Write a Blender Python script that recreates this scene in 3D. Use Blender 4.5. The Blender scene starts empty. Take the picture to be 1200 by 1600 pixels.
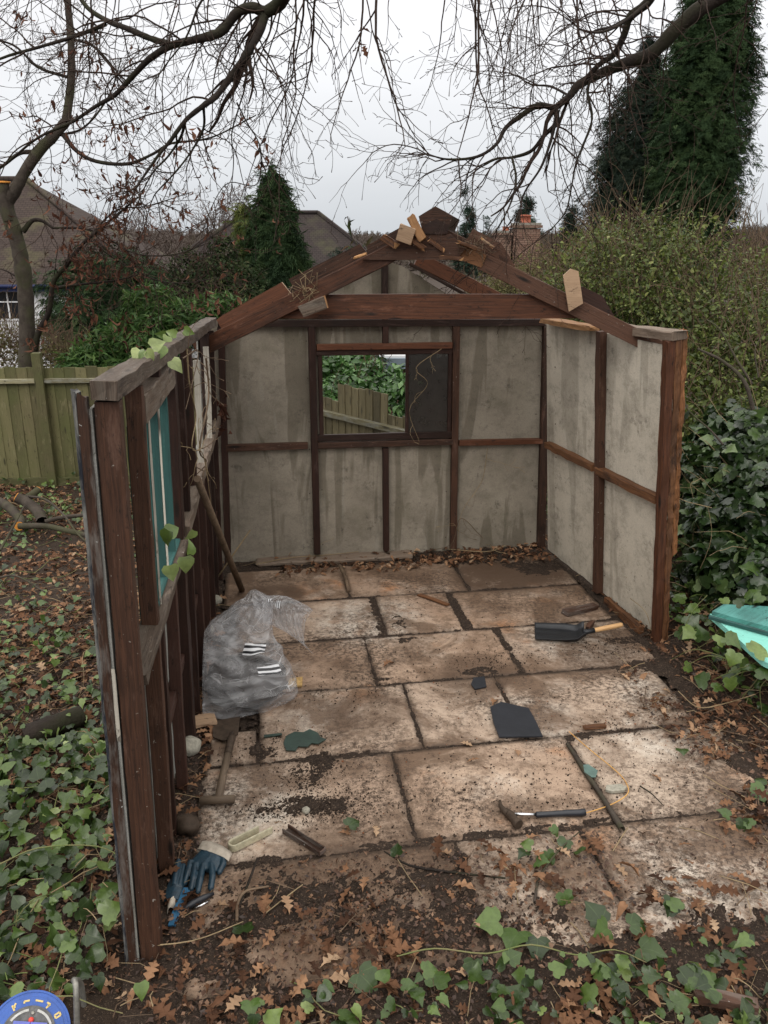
import bpy, math, random
import numpy as np
from mathutils import Vector, Matrix
random.seed(7); RS = np.random.RandomState(7)
R = math.radians
sc = bpy.context.scene
# ------------------------------------------------------------------ camera
F = 1290.0; PITCH = R(18.2); CH = 2.43
cam = bpy.data.cameras.new('camera'); co = bpy.data.objects.new('camera', cam)
sc.collection.objects.link(co); sc.camera = co
co.location = (0, 0, CH); co.rotation_euler = (R(90) - PITCH, 0, 0)
cam.sensor_fit = 'VERTICAL'; cam.sensor_height = 32.0; cam.lens = 32.0 * F / 1600.0
cam.clip_start = 0.05; cam.clip_end = 3000
# ------------------------------------------------------------------ exposure
sc.view_settings.view_transform = 'Standard'; sc.view_settings.look = 'None'
sc.view_settings.exposure = 0.14; sc.view_settings.gamma = 1.0
# ------------------------------------------------------------------ sky (overcast)
SUN_EL, SUN_ROT = R(38), R(200)
w = bpy.data.worlds.new('World'); sc.world = w; w.use_nodes = True
nt = w.node_tree; nt.nodes.clear()
def wn(t, **k):
    n = nt.nodes.new(t)
    for a, b in k.items(): setattr(n, a, b)
    return n
out = wn('ShaderNodeOutputWorld'); bg = wn('ShaderNodeBackground')
sky = wn('ShaderNodeTexSky', sky_type='NISHITA'); sky.sun_disc = False
sky.sun_elevation = SUN_EL; sky.sun_rotation = SUN_ROT; sky.dust_density = 3
sk = wn('ShaderNodeVectorMath', operation='SCALE'); sk.inputs['Scale'].default_value = 0.10
hs = wn('ShaderNodeHueSaturation'); hs.inputs['Saturation'].default_value = 0.25
tc = wn('ShaderNodeTexCoord'); sx = wn('ShaderNodeSeparateXYZ')
cr = wn('ShaderNodeValToRGB')
e = cr.color_ramp.elements
e[0].position = 0.0; e[0].color = (0.62, 0.655, 0.69, 1)
e[1].position = 1.0; e[1].color = (2.3, 2.22, 2.12, 1)
for p_, c_ in ((0.10, (0.80, 0.82, 0.85, 1)), (0.24, (0.98, 0.98, 1.0, 1)), (0.6, (1.75, 1.70, 1.64, 1))):
    q = e.new(p_); q.color = c_
nz = wn('ShaderNodeTexNoise'); nz.inputs['Scale'].default_value = 2.2; nz.inputs['Detail'].default_value = 4
mp = wn('ShaderNodeMapping'); mp.inputs['Scale'].default_value = (1, 1, 4.0)
mr = wn('ShaderNodeMapRange'); mr.inputs['From Min'].default_value = 0.3; mr.inputs['From Max'].default_value = 0.7
mr.inputs['To Min'].default_value = 0.94; mr.inputs['To Max'].default_value = 1.06
ml = wn('ShaderNodeVectorMath', operation='SCALE')
mx = wn('ShaderNodeMix', data_type='RGBA'); mx.inputs[0].default_value = 0.08
L_ = nt.links.new
L_(tc.outputs['Generated'], sx.inputs[0]); L_(sx.outputs['Z'], cr.inputs[0])
L_(tc.outputs['Generated'], mp.inputs[0]); L_(mp.outputs[0], nz.inputs['Vector']); L_(nz.outputs[0], mr.inputs[0])
L_(cr.outputs[0], ml.inputs[0]); L_(mr.outputs[0], ml.inputs['Scale'])
L_(sky.outputs[0], sk.inputs[0]); L_(sk.outputs[0], hs.inputs['Color'])
L_(ml.outputs[0], mx.inputs[6]); L_(hs.outputs[0], mx.inputs[7])
L_(mx.outputs[2], bg.inputs[0]); L_(bg.outputs[0], out.inputs[0]); bg.inputs[1].default_value = 1.0
sl = bpy.data.lights.new('sun', 'SUN'); so = bpy.data.objects.new('sun', sl); sc.collection.objects.link(so)
sl.energy = 0.7; sl.angle = R(25); sl.color = (1.0, 0.95, 0.88)
so.rotation_euler = (R(50), 0, R(-20)); so.location = (0, 0, 20)

# ------------------------------------------------------------------ camera geometry -> world points
CP, SP = math.cos(PITCH), math.sin(PITCH)
O_ = Vector((0, 0, CH))
def ray(px, py):
    a = (px - 600) / F; b = (py - 800) / F
    return Vector((a, CP - b * SP, -SP - b * CP))
def G(px, py, z=0.0):
    d = ray(px, py); return O_ + d * ((z - CH) / d.z)
def AY(px, py, Y):
    d = ray(px, py); return O_ + d * (Y / d.y)
class Wall:
    """plane through base points A, B and a top point T; s along A->B, t up the plane, n towards the room"""
    def __init__(s, A, B, T, room=Vector((0.3, 4.5, 1))):
        s.A = A; s.s = (B - A).normalized(); n = (B - A).cross(T - A).normalized()
        if n.dot(room - A) < 0: n = -n
        s.n = n; u = n.cross(s.s)
        s.u = u if u.z > 0 else -u
    def hit(s, px, py, off=0.0):
        d = ray(px, py); a = s.A + s.n * off
        return O_ + d * ((a - O_).dot(s.n) / d.dot(s.n))
    def P(s, a, b, off=0.0): return s.A + s.s * a + s.u * b + s.n * off

# ------------------------------------------------------------------ node materials
def clamp(x, a, b): return max(a, min(b, x))
class N:
    def __init__(s, name):
        s.m = bpy.data.materials.new(name); s.m.use_nodes = True; s.t = s.m.node_tree; s.t.nodes.clear()
        s.out = s.t.nodes.new('ShaderNodeOutputMaterial')
    def put(s, sock, v):
        if v is None: return
        if isinstance(v, bpy.types.NodeSocket): s.t.links.new(v, sock)
        else:
            if isinstance(v, (tuple, list)) and len(v) == 3 and sock.type == 'RGBA': v = (*v, 1)
            sock.default_value = v
    def n(s, t, ins=None, **k):
        x = s.t.nodes.new(t)
        for a, b in k.items(): setattr(x, a, b)
        for a, b in (ins or {}).items(): s.put(x.inputs[a], b)
        return x
    def pos(s): return s.n('ShaderNodeNewGeometry').outputs['Position']
    def uv(s): return s.n('ShaderNodeTexCoord').outputs['UV']
    def attr(s, nm): return s.n('ShaderNodeAttribute', attribute_name=nm).outputs['Fac']
    def map(s, v, sca=(1, 1, 1), loc=(0, 0, 0), rot=(0, 0, 0)):
        return s.n('ShaderNodeMapping', {0: v, 'Scale': sca, 'Location': loc, 'Rotation': rot}).outputs[0]
    def noise(s, v, scale, det=4, rough=.55, dist=0.0):
        return s.n('ShaderNodeTexNoise', {'Vector': v, 'Scale': scale, 'Detail': det, 'Roughness': rough, 'Distortion': dist}).outputs[0]
    def vor(s, v, scale, feat='F1'):
        return s.n('ShaderNodeTexVoronoi', {'Vector': v, 'Scale': scale}, feature=feat).outputs['Distance']
    def rng(s, v, a, b, c=0.0, d=1.0, smooth=False):
        x = s.n('ShaderNodeMapRange', {0: v, 1: a, 2: b, 3: c, 4: d})
        if smooth: x.interpolation_type = 'SMOOTHSTEP'
        return x.outputs[0]
    def mix(s, f, a, b, mode='MIX'):
        x = s.n('ShaderNodeMix', data_type='RGBA', blend_type=mode)
        s.put(x.inputs[0], f); s.put(x.inputs[6], a); s.put(x.inputs[7], b); return x.outputs[2]
    def math(s, op, a, b=0.0):
        x = s.n('ShaderNodeMath', operation=op); s.put(x.inputs[0], a); s.put(x.inputs[1], b); return x.outputs[0]
    def bump(s, h, st=.5, d=.01, nrm=None):
        return s.n('ShaderNodeBump', {'Height': h, 'Strength': st, 'Distance': d, 'Normal': nrm}).outputs[0]
    def bsdf(s, col, rough=.7, nrm=None, spec=.3, trans=None, metal=0.0, alpha=None):
        x = s.n('ShaderNodeBsdfPrincipled', {'Base Color': col, 'Roughness': rough, 'Normal': nrm, 'Metallic': metal, 'Specular IOR Level': spec, 'Alpha': alpha})
        sh = x.outputs[0]
        if trans:
            t = s.n('ShaderNodeBsdfTranslucent', {'Color': col}); mxs = s.n('ShaderNodeMixShader', {0: trans})
            s.t.links.new(sh, mxs.inputs[1]); s.t.links.new(t.outputs[0], mxs.inputs[2]); sh = mxs.outputs[0]
        s.t.links.new(sh, s.out.inputs[0]); return s.m
MT = {}
def wood(name, a, b, dark=(0.012, 0.008, 0.006), grey=None, greyamt=.5, wet=.0, rough=.65, stain=.5, spots=None, green=None, bumps=.5):
    q = N(name); uv = q.uv()
    g = q.noise(q.map(uv, (1.2, 34, 1)), 3.0, 6, .6, .6)
    g2 = q.noise(q.map(uv, (6, 160, 1)), 2.0, 3, .6)
    tone = q.noise(q.map(uv, (.03, .8, 1)), 1.0, 1, .5)
    big = q.noise(q.map(uv, (1.6, 5, 1)), 1.6, 4, .6, .4)
    c = q.mix(q.rng(g, .35, .68), a, b)
    c = q.mix(q.rng(g2, .45, .75, 0, .35), c, dark)
    c = q.mix(q.rng(big, .52, .52 + .22, 0, stain), c, dark)
    if grey: c = q.mix(q.rng(q.noise(q.map(uv, (3, 14, 1), (5, 2, 0)), 1.7, 6, .7), .5 - .12 * greyamt, .62, 0, .95 * min(1, greyamt * 1.4)), c, grey)
    if green: c = q.mix(q.rng(q.noise(q.pos(), 2.3, 5, .65), .35, .62, 0, .85), c, green)
    c = q.mix(q.rng(tone, .35, .5, .45, 0), c, dark); c = q.mix(q.rng(tone, .5, .7, 0, .4), c, tuple(min(1, x * 1.9 + .01) for x in a))
    ws = q.noise(q.map(uv, (2.5, 10, 1), (9, 4, 0)), 1.4, 7, .75)
    c = q.mix(q.rng(ws, .56, .66, 0, .55), c, tuple(min(1, x * 1.5 + .03) for x in a))
    c = q.mix(q.rng(q.noise(q.map(uv, (4, 9, 1), (1, 8, 0)), 2.6, 7, .8), .57, .63, 0, .8), c, dark)
    kn = q.vor(q.map(uv, (2.3, 9, 1)), 1.0)
    c = q.mix(q.rng(kn, .06, .14, .95, 0), c, dark)
    if spots: c = q.mix(q.rng(q.noise(q.pos(), 46, 3, .7), .68, .71), c, spots)
    h = q.math('ADD', g, q.math('MULTIPLY', g2, .6))
    MT[name] = q.bsdf(c, rough, q.bump(h, bumps, .004), .25 + wet); return MT[name]
wood('wood_brown', (0.078, 0.036, 0.021), (0.030, 0.015, 0.010), stain=.7, rough=.65, spots=(.27, .24, .21), bumps=.9)
wood('wood_dark', (0.040, 0.017, 0.011), (0.020, 0.009, 0.007), stain=.7, rough=.6)
wood('wood_red', (0.122, 0.045, 0.021), (0.046, 0.019, 0.011), stain=.75, rough=.55)
wood('wood_pale', (0.34, 0.23, 0.145), (0.22, 0.14, 0.085), stain=.35, dark=(.06, .035, .02))
wood('wood_raw', (0.46, 0.25, 0.11), (0.30, 0.15, 0.07), stain=.3, dark=(.10, .05, .02), bumps=.9)
wood('wood_grey', (0.155, 0.115, 0.085), (0.085, 0.060, 0.044), dark=(.022, .015, .011), grey=(.22, .19, .155), greyamt=.35, stain=.95, spots=(.36, .33, .29), bumps=.9)
wood('wood_rotten', (0.17, 0.075, 0.03), (0.05, 0.022, 0.014), dark=(.012, .008, .007), stain=.95, bumps=1.2)
wood('wood_splinter', (0.30, 0.13, 0.05), (0.12, 0.05, 0.022), dark=(.02, .012, .008), stain=.8, bumps=1.2)
wood('wood_mould', (0.07, 0.034, 0.021), (0.035, 0.018, 0.012), grey=(.26, .25, .23), greyamt=.3, stain=.7, spots=(.42, .42, .4), bumps=.9)
wood('paint_peel', (0.022, 0.026, 0.036), (0.014, 0.016, 0.022), dark=(.01, .01, .012), grey=(.34, .33, .29), greyamt=.45, stain=.4, bumps=1.0)
wood('fence_wood', (0.150, 0.130, 0.066), (0.098, 0.085, 0.042), dark=(.04, .038, .018), stain=.5, green=(.098, .105, .038), bumps=.6)
wood('fence_rail', (0.22, 0.20, 0.12), (0.14, 0.12, 0.06), dark=(.05, .045, .03), grey=(.27, .28, .26), greyamt=.5, stain=.4)
wood('fence_back', (0.16, 0.135, 0.075), (0.10, 0.085, 0.045), dark=(.035, .03, .02), stain=.5)
wood('teal_paint', (0.034, 0.112, 0.103), (0.022, 0.07, 0.066), dark=(.03, .06, .055), stain=.45, spots=(.03, .03, .03))
wood('turquoise_paint', (0.24, 0.63, 0.53), (0.21, 0.55, 0.47), dark=(.14, .36, .31), stain=.2, spots=(.05, .10, .09), bumps=.3, rough=.35)
wood('turquoise_worn', (0.10, 0.30, 0.27), (0.06, 0.20, 0.18), dark=(.02, .03, .03), stain=.9, spots=(.015, .02, .02))
wood('ash_handle', (0.56, 0.34, 0.16), (0.47, 0.27, 0.12), dark=(.25, .13, .06), stain=.15, bumps=.2, rough=.45)
wood('old_handle', (0.17, 0.125, 0.085), (0.11, 0.08, 0.055), dark=(.05, .035, .025), stain=.4, bumps=.5)
wood('white_paint', (0.44, 0.41, 0.35), (0.33, 0.30, 0.25), dark=(.10, .085, .07), stain=.6)
def bark(name, a, b, green=None):
    q = N(name); p = q.pos(); n1 = q.noise(p, 9, 5, .65); n2 = q.noise(p, 60, 3, .6)
    c = q.mix(q.rng(n1, .35, .65), a, b)
    if green: c = q.mix(q.rng(q.noise(p, 3.2, 3), .48, .62, 0, .7), c, green)
    MT[name] = q.bsdf(c, .85, q.bump(n2, .6, .01), .15)
bark('bark_dark', (0.018, 0.014, 0.012), (0.036, 0.028, 0.023), (.030, .032, .016))
bark('bark_twig', (0.026, 0.017, 0.013), (0.05, 0.032, 0.024))
bark('bark_grey', (0.075, 0.062, 0.050), (0.04, 0.032, 0.026), (.06, .062, .03))
bark('bark_stick', (0.17, 0.12, 0.08), (0.09, 0.06, 0.04))
bark('vine_pale', (0.32, 0.24, 0.14), (0.20, 0.15, 0.09))
bark('vine_green', (0.14, 0.19, 0.06), (0.20, 0.17, 0.09))
bark('far_twig', (0.11, 0.085, 0.075), (0.15, 0.125, 0.11))
bark('copper_wire', (0.62, 0.36, 0.12), (0.5, 0.27, 0.09))
def leafmat(name, cols, rough=.45, trans=.25, spec=.4, vein=None, bumpn=40):
    q = N(name); r = q.attr('rnd')
    ramp = q.n('ShaderNodeValToRGB', {0: r}); el = ramp.color_ramp.elements
    while len(el) < len(cols): el.new(.5)
    for i, c in enumerate(cols): el[i].position = i / max(1, len(cols) - 1); el[i].color = (*c, 1)
    c = ramp.outputs[0]
    if vein:
        uv = q.uv(); sp = q.n('ShaderNodeSeparateXYZ', {0: uv})
        ang = q.math('ARCTAN2', sp.outputs[0], sp.outputs[1])
        wv = q.math('ABSOLUTE', q.math('SINE', q.math('MULTIPLY', ang, 3.1)))
        rad = q.n('ShaderNodeVectorMath', {0: uv}, operation='LENGTH').outputs['Value']
        f = q.math('MULTIPLY', q.rng(wv, .0, .16, 1, 0), q.rng(rad, 0, 1.0, .65, .1))
        c = q.mix(f, c, vein)
    nn = q.noise(q.pos(), bumpn, 3, .6)
    c = q.mix(q.rng(nn, .4, .75, 0, .35), c, (cols[0][0] * .5, cols[0][1] * .5, cols[0][2] * .5))
    MT[name] = q.bsdf(c, rough, q.bump(nn, .3, .004), spec, trans)
leafmat('ivy_leaf', [(.014, .028, .008), (.034, .062, .014), (.068, .120, .024), (.15, .22, .052), (.32, .38, .15)], .28, .22, .5, vein=(.13, .19, .07))
leafmat('ivy_dark', [(.009, .020, .008), (.020, .042, .013), (.038, .075, .020), (.085, .14, .04), (.28, .36, .18)], .28, .22, .5, vein=(.08, .12, .045))
leafmat('oak_leaf', [(.040, .019, .011), (.10, .046, .024), (.20, .10, .052), (.32, .18, .10), (.44, .31, .20)], .75, .1, .2)
leafmat('oak_leaf_wet', [(.022, .012, .008), (.06, .028, .016), (.13, .065, .035), (.26, .15, .085)], .5, .05, .4)
leafmat('dead_leaf', [(.06, .026, .018), (.12, .052, .034), (.19, .088, .052)], .8, .25, .15)
leafmat('laurel_leaf', [(.02, .05, .012), (.05, .12, .03), (.12, .24, .07), (.2, .34, .12)], .3, .25, .5)
leafmat('privet_leaf', [(.034, .046, .012), (.080, .110, .024), (.15, .185, .040), (.34, .36, .12)], .45, .3, .3)
leafmat('olive_leaf', [(.08, .07, .03), (.13, .12, .045), (.17, .17, .06), (.14, .09, .05)], .6, .3, .2)
leafmat('conifer_dark', [(.010, .018, .014), (.017, .030, .020), (.028, .044, .026), (.045, .055, .030)], .7, .1, .15)
leafmat('conifer_green', [(.014, .030, .014), (.028, .056, .022), (.045, .080, .028), (.075, .105, .038)], .7, .12, .15)
leafmat('conifer_blue', [(.018, .032, .024), (.03, .055, .038), (.05, .08, .055), (.07, .10, .05)], .7, .1, .15)
leafmat('bamboo_leaf', [(.03, .07, .018), (.06, .13, .03), (.11, .19, .05), (.17, .25, .08)], .5, .3, .3)
leafmat('holly_leaf', [(.010, .020, .008), (.022, .036, .013), (.04, .055, .02), (.10, .06, .035)], .75, .1, .1)
leafmat('woodland', [(.060, .044, .038), (.085, .064, .052), (.075, .068, .048), (.11, .088, .074)], .9, .1, .05)
def plain(name, col, rough=.5, spec=.4, metal=0.0, var=.25, sc_=14, bumps=.2, trans=None):
    q = N(name); n1 = q.noise(q.pos(), sc_, 5, .65)
    c = q.mix(q.rng(n1, .35, .7), col, tuple(x * (1 - var) for x in col))
    MT[name] = q.bsdf(c, rough, q.bump(q.noise(q.pos(), sc_ * 6, 3), bumps, .003), spec, trans, metal)
plain('steel_black', (0.022, 0.024, 0.028), .42, .5, .3)
plain('rust_dark', (0.075, 0.052, 0.036), .7, .3, .3, .5, 40)
plain('chrome', (0.75, 0.76, 0.78), .22, .5, 1.0, .1)
plain('rubber_black', (0.018, 0.02, 0.026), .4, .5)
plain('glove_blue', (0.014, 0.042, 0.066), .38, .5, 0, .5, 30, .5)
plain('glove_cuff', (0.52, 0.46, 0.38), .9, .1, 0, .4, 25)
plain('tool_blue', (0.03, 0.14, 0.27), .4, .5, 0, .4, 30)
plain('slate', (0.020, 0.022, 0.028), .6, .3, 0, .35, 12)
plain('glass_green', (0.022, 0.048, 0.036), .3, .5, 0, .5, 20)
plain('glass_shard', (0.12, 0.19, 0.17), .12, .7, 0, .3, 30)
plain('cream_plastic', (0.50, 0.46, 0.32), .45, .4, 0, .35, 60)
plain('stone_pale', (0.36, 0.34, 0.28), .85, .1, 0, .4, 60)
plain('sponge', (0.55, 0.36, 0.15), .9, .1, 0, .5, 60)
plain('reel_blue', (0.035, 0.11, 0.42), .35, .5, 0, .3, 20)
plain('reel_grey', (0.17, 0.17, 0.17), .7, .2, 0, .55, 45)
plain('reel_yellow', (0.72, 0.56, 0.22), .5, .3, 0, .2, 40)
plain('reel_white', (0.55, 0.55, 0.53), .6, .3, 0, .4, 60)
plain('socket_blue', (0.12, 0.15, 0.50), .35, .5, 0, .15, 30)
plain('lamp_red', (0.72, 0.06, 0.04), .3, .5, 0, .1)
plain('galvanised', (0.30, 0.29, 0.26), .45, .4, .6, .4, 50)
plain('cable_orange', (0.5, 0.17, 0.04), .5, .4)
plain('terracotta', (0.40, 0.13, 0.08), .7, .2, 0, .3, 8)
plain('render_white', (0.78, 0.79, 0.80), .8, .2, 0, .08, 1.5, .05)
plain('fascia_navy', (0.010, 0.018, 0.075), .5, .3)
plain('fascia_black', (0.012, 0.013, 0.015), .5, .3)
plain('fascia_grey', (0.20, 0.25, 0.29), .5, .3, 0, .3, 3)
plain('window_dark', (0.015, 0.018, 0.022), .08, .6, 0, .1)
plain('mortar', (0.28, 0.26, 0.22), .9, .1, 0, .4, 30)
plain('cut_wood', (0.66, 0.28, 0.055), .7, .2, 0, .35, 30)
plain('felt_black', (0.02, 0.02, 0.022), .85, .2, 0, .4, 30, .8)
plain('rubble_mix', (0.075, 0.065, 0.06), .8, .2, 0, .85, 9, .9)
plain('terracotta_chip', (0.30, 0.12, 0.06), .85, .1, 0, .4, 60)
plain('paper_white', (0.6, 0.6, 0.58), .8, .2, 0, .3, 60)
# cement-fibre sheet
def sheet(name, a, b, streaks, moss):
    q = N(name); uv = q.uv(); p = q.pos()
    c = q.mix(q.rng(q.noise(uv, 2.4, 6, .65, .3), .3, .7), a, b)
    st = q.noise(q.map(uv, (4.5, .6, 1)), 1.2, 4, .5, .9)
    c = q.mix(q.rng(st, .53, .58, 0, streaks), c, (.105, .088, .062))
    st2 = q.noise(q.map(uv, (9, .8, 1), (3, 7, 0)), 1.3, 4, .55, .8)
    c = q.mix(q.rng(st2, .63, .72, 0, .35), c, (.36, .34, .29))
    c = q.mix(q.rng(q.noise(uv, 3.4, 5, .6), .52, .72, 0, moss), c, (.10, .095, .055))
    c = q.mix(q.rng(q.noise(q.map(uv, (3, 3, 1), (8, 1, 0)), 2.0, 9, .85), .56, .64, 0, .6), c, (.06, .052, .042))
    c = q.mix(q.rng(q.noise(q.map(uv, (1, 1, 1), (2, 5, 0)), 6, 8, .8), .48, .60, 0, .30), c, (.085, .072, .055))
    c = q.mix(q.rng(q.noise(p, 70, 4, .7), .66, .70, 0, .8), c, (.04, .035, .03))
    c = q.mix(q.rng(q.noise(p, 150, 3, .7), .40, .62, 0, .18), c, (.05, .045, .04))
    h = q.noise(p, 55, 5, .7)
    MT[name] = q.bsdf(c, .9, q.bump(h, .35, .004), .15)
sheet('cement_shaded', (.345, .305, .245), (.235, .205, .162), .55, .3)  # end wall copy of the sheet, its shade painted into the colour
sheet('cement_lit', (.62, .565, .47), (.50, .45, .37), .28, .22)  # right wall copy of the sheet, its brighter light painted into the colour
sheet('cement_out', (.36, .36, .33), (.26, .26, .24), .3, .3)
# slab
def slabmat():
    q = N('slab'); p = q.pos(); r = q.attr('rnd')
    c = q.mix(q.rng(q.noise(p, 1.7, 6, .62, .4), .34, .66), (.28, .180, .120), (.48, .35, .255))
    c = q.mix(q.rng(r, .3, 1, 0, .6), c, (.50, .42, .34)); c = q.mix(q.rng(r, .4, 0, 0, .55), c, (.24, .165, .115))
    # orange iron stains, white lime bloom
    c = q.mix(q.rng(q.noise(q.map(p, loc=(4, 1, 0)), 1.9, 5, .6), .60, .70, 0, .75), c, (.40, .17, .06))
    lime = q.rng(q.noise(q.map(p, loc=(1.3, 8, 0)), 1.35, 8, .72, .3), .53, .60)
    pale = None
    for (x, y, rad) in ((-.62, 3.1, .42), (1.25, 4.75, .45), (.8, 3.85, .32), (1.45, 3.7, .35), (1.25, 2.65, .5), (-.1, 5.05, .5), (-.35, 3.9, .3), (1.5, 4.1, .25)):
        d = q.n('ShaderNodeVectorMath', {0: p, 1: (x, y, 0)}, operation='DISTANCE').outputs['Value']
        m = q.rng(d, rad * .35, rad, 1, 0, True)
        pale = m if pale is None else q.math('MAXIMUM', pale, m)
    br = q.rng(q.noise(p, 11, 6, .7), .36, .56)
    lime = q.math('MULTIPLY', q.math('MAXIMUM', q.math('MULTIPLY', lime, .4), q.math('MULTIPLY', pale, .95)), br)
    c = q.mix(lime, c, (.56, .495, .42))
    # dark grime, dirt films, specks
    g = q.noise(q.map(p, loc=(7, 3, 0)), 2.4, 9, .72, .5)
    c = q.mix(q.rng(g, .44, .58, 0, .88), c, (.130, .080, .050))
    c = q.mix(q.rng(q.noise(q.map(p, (1, 1, 1), (2, 9, 4)), 5.5, 7, .75), .52, .62, 0, .7), c, (.16, .105, .070))
    c = q.mix(q.rng(q.noise(q.map(p, (1, 1.2, 1)), 15, 9, .84), .53, .62, 0, .8), c, (.075, .048, .032))
    c = q.mix(q.math('MULTIPLY', q.rng(q.noise(q.map(p, loc=(5, 5, 1)), 1.6, 4, .6), .42, .6), q.rng(q.noise(p, 38, 7, .8), .46, .56, 0, .9)), c, (.055, .036, .025))
    c = q.mix(q.rng(q.noise(p, 120, 4, .75), .60, .66, 0, .6), c, (.06, .042, .03))
    c = q.mix(q.rng(q.noise(q.map(p, loc=(3, 3, 3)), 44, 4, .6), .66, .70, 0, .8), c, (.04, .03, .022))
    mud = None
    for (x, y, rad, st) in ((.85, 5.85, .42, .95), (1.1, 6.0, .45, .95), (-.8, 5.45, .26, .8), (.55, 4.35, .28, .7), (.0, 2.5, .6, .6), (-.1, 3.95, .25, .5), (1.35, 4.55, .3, .6)):
        d = q.n('ShaderNodeVectorMath', {0: p, 1: (x, y, 0)}, operation='DISTANCE').outputs['Value']
        m = q.math('MULTIPLY', q.rng(d, rad * .6, rad * 1.1, st, 0, True), q.rng(q.noise(p, 5, 6, .7), .28, .45))
        mud = m if mud is None else q.math('MAXIMUM', mud, m)
    c = q.mix(mud, c, (.085, .052, .033))
    edge = q.attr('edge')
    c = q.mix(q.math('MULTIPLY', edge, q.rng(q.noise(p, 14, 5, .7), .35, .6)), c, (.05, .034, .024))
    h = q.math('ADD', q.noise(p, 28, 8, .7), q.math('MULTIPLY', q.noise(p, 130, 3, .6), .4))
    MT['slab'] = q.bsdf(c, q.rng(g, .35, .7, .9, .6), q.bump(h, .6, .008), .3)
slabmat()
def soilmat(name, a, b, cc):
    q = N(name); p = q.pos(); n1 = q.noise(p, 22, 8, .75)
    c = q.mix(q.rng(n1, .35, .65), a, b)
    c = q.mix(q.rng(q.noise(p, 130, 3, .7), .58, .66), c, cc)
    MT[name] = q.bsdf(c, .85, q.bump(q.noise(p, 90, 6, .75), .9, .012), .25)
soilmat('soil', (.020, .013, .009), (.045, .029, .019), (.13, .09, .06))
soilmat('soil_wet', (.020, .013, .009), (.046, .030, .021), (.14, .10, .07))
def roofmat(name, a, b, moss, bw=(.20, .12, .010)):
    q = N(name); uv = q.uv(); p = q.pos()
    w_ = q.n('ShaderNodeTexBrick', {'Vector': uv, 'Scale': 1.0, 'Color1': (*a, 1), 'Color2': (*b, 1), 'Mortar': (a[0] * .45, a[1] * .45, a[2] * .45, 1), 'Mortar Size': bw[2],
             'Brick Width': bw[0], 'Row Height': bw[1], 'Bias': -.2})
    c = q.mix(q.rng(q.noise(p, .8, 5, .6), .52, .7, 0, .45), w_.outputs[0], moss)
    c = q.mix(q.rng(q.noise(p, 2.6, 5, .7), .5, .7, 0, .5), c, (a[0] * .5, a[1] * .5, a[2] * .5))
    MT[name] = q.bsdf(c, .9, q.bump(w_.outputs['Fac'], -.5, .03), .15)
roofmat('roof_brown', (.062, .046, .040), (.050, .038, .034), (.115, .115, .05))
roofmat('roof_dark', (.050, .040, .038), (.040, .033, .032), (.085, .085, .045))
roofmat('brick', (.20, .12, .09), (.26, .18, .14), (.14, .13, .09), (.23, .085, .012))
# hill
q = N('hill'); p = q.pos()
c = q.mix(q.rng(q.noise(p, .05, 6, .7), .35, .65), (.075, .060, .050), (.105, .10, .062))
MT['hill'] = q.bsdf(q.mix(q.rng(q.noise(p, .3, 6, .8), .4, .7, 0, .5), c, (.05, .042, .036)), 1, None, .05)
# dirty pane
q = N('dirty_glass'); p = q.pos()
gl = q.n('ShaderNodeBsdfPrincipled', {'Base Color': q.mix(q.noise(p, 9, 5, .7), (.026, .022, .019), (.045, .036, .028)), 'Roughness': .45})
tr = q.n('ShaderNodeBsdfTransparent', {'Color': (.5, .5, .47, 1)}); mm = q.n('ShaderNodeMixShader', {0: q.rng(q.noise(p, 14, 4, .6), .3, .7, .62, .92)})
q.t.links.new(tr.outputs[0], mm.inputs[1]); q.t.links.new(gl.outputs[0], mm.inputs[2]); q.t.links.new(mm.outputs[0], q.out.inputs[0]); MT['dirty_glass'] = q.m
# clear sack: milky film, with a band of black and white stripes and a small printed mark
q = N('sack_film'); uv = q.uv(); sp = q.n('ShaderNodeSeparateXYZ', {0: uv}); U, V_ = sp.outputs[0], sp.outputs[1]
def box(u0, u1, v0, v1):
    a = q.math('MULTIPLY', q.math('GREATER_THAN', U, u0), q.math('LESS_THAN', U, u1))
    b = q.math('MULTIPLY', q.math('GREATER_THAN', V_, v0), q.math('LESS_THAN', V_, v1)); return q.math('MULTIPLY', a, b)
stripe = q.math('GREATER_THAN', q.math('SINE', q.math('MULTIPLY', q.math('ADD', V_, q.math('MULTIPLY', U, .25)), 170.0)), 0.0)
MT['_sackboxes'] = None
film = q.n('ShaderNodeBsdfPrincipled', {'Base Color': (.84, .845, .86, 1), 'Roughness': .08, 'Specular IOR Level': 1.0, 'Normal': q.bump(q.vor(q.map(uv, (9, 7, 1)), 2.0), .9, .03)})
tl = q.n('ShaderNodeBsdfTranslucent', {'Color': (.74, .745, .76, 1)})
tr = q.n('ShaderNodeBsdfTransparent', {'Color': (.93, .93, .94, 1)})
m1 = q.n('ShaderNodeMixShader', {0: .35}); q.t.links.new(film.outputs[0], m1.inputs[1]); q.t.links.new(tl.outputs[0], m1.inputs[2])
m2 = q.n('ShaderNodeMixShader', {0: q.rng(q.noise(q.map(uv, (5, 7, 1)), 1.6, 5, .65, 1.0), .30, .70, .10, .46)})
crz = q.rng(q.n('ShaderNodeTexVoronoi', {'Vector': q.map(uv, (5, 4, 1), (0, 0, 0), (0, 0, .5)), 'Scale': 3.0}, feature='DISTANCE_TO_EDGE').outputs['Distance'], .0, .04, .8, 0)  # whiter crease lines, painted highlight streaks on the film
m2f = q.math('MAXIMUM', m2.inputs[0].links[0].from_socket, q.math('MULTIPLY', crz, q.rng(q.noise(uv, 9, 3), .45, .6))); q.put(m2.inputs[0], m2f)
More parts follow.
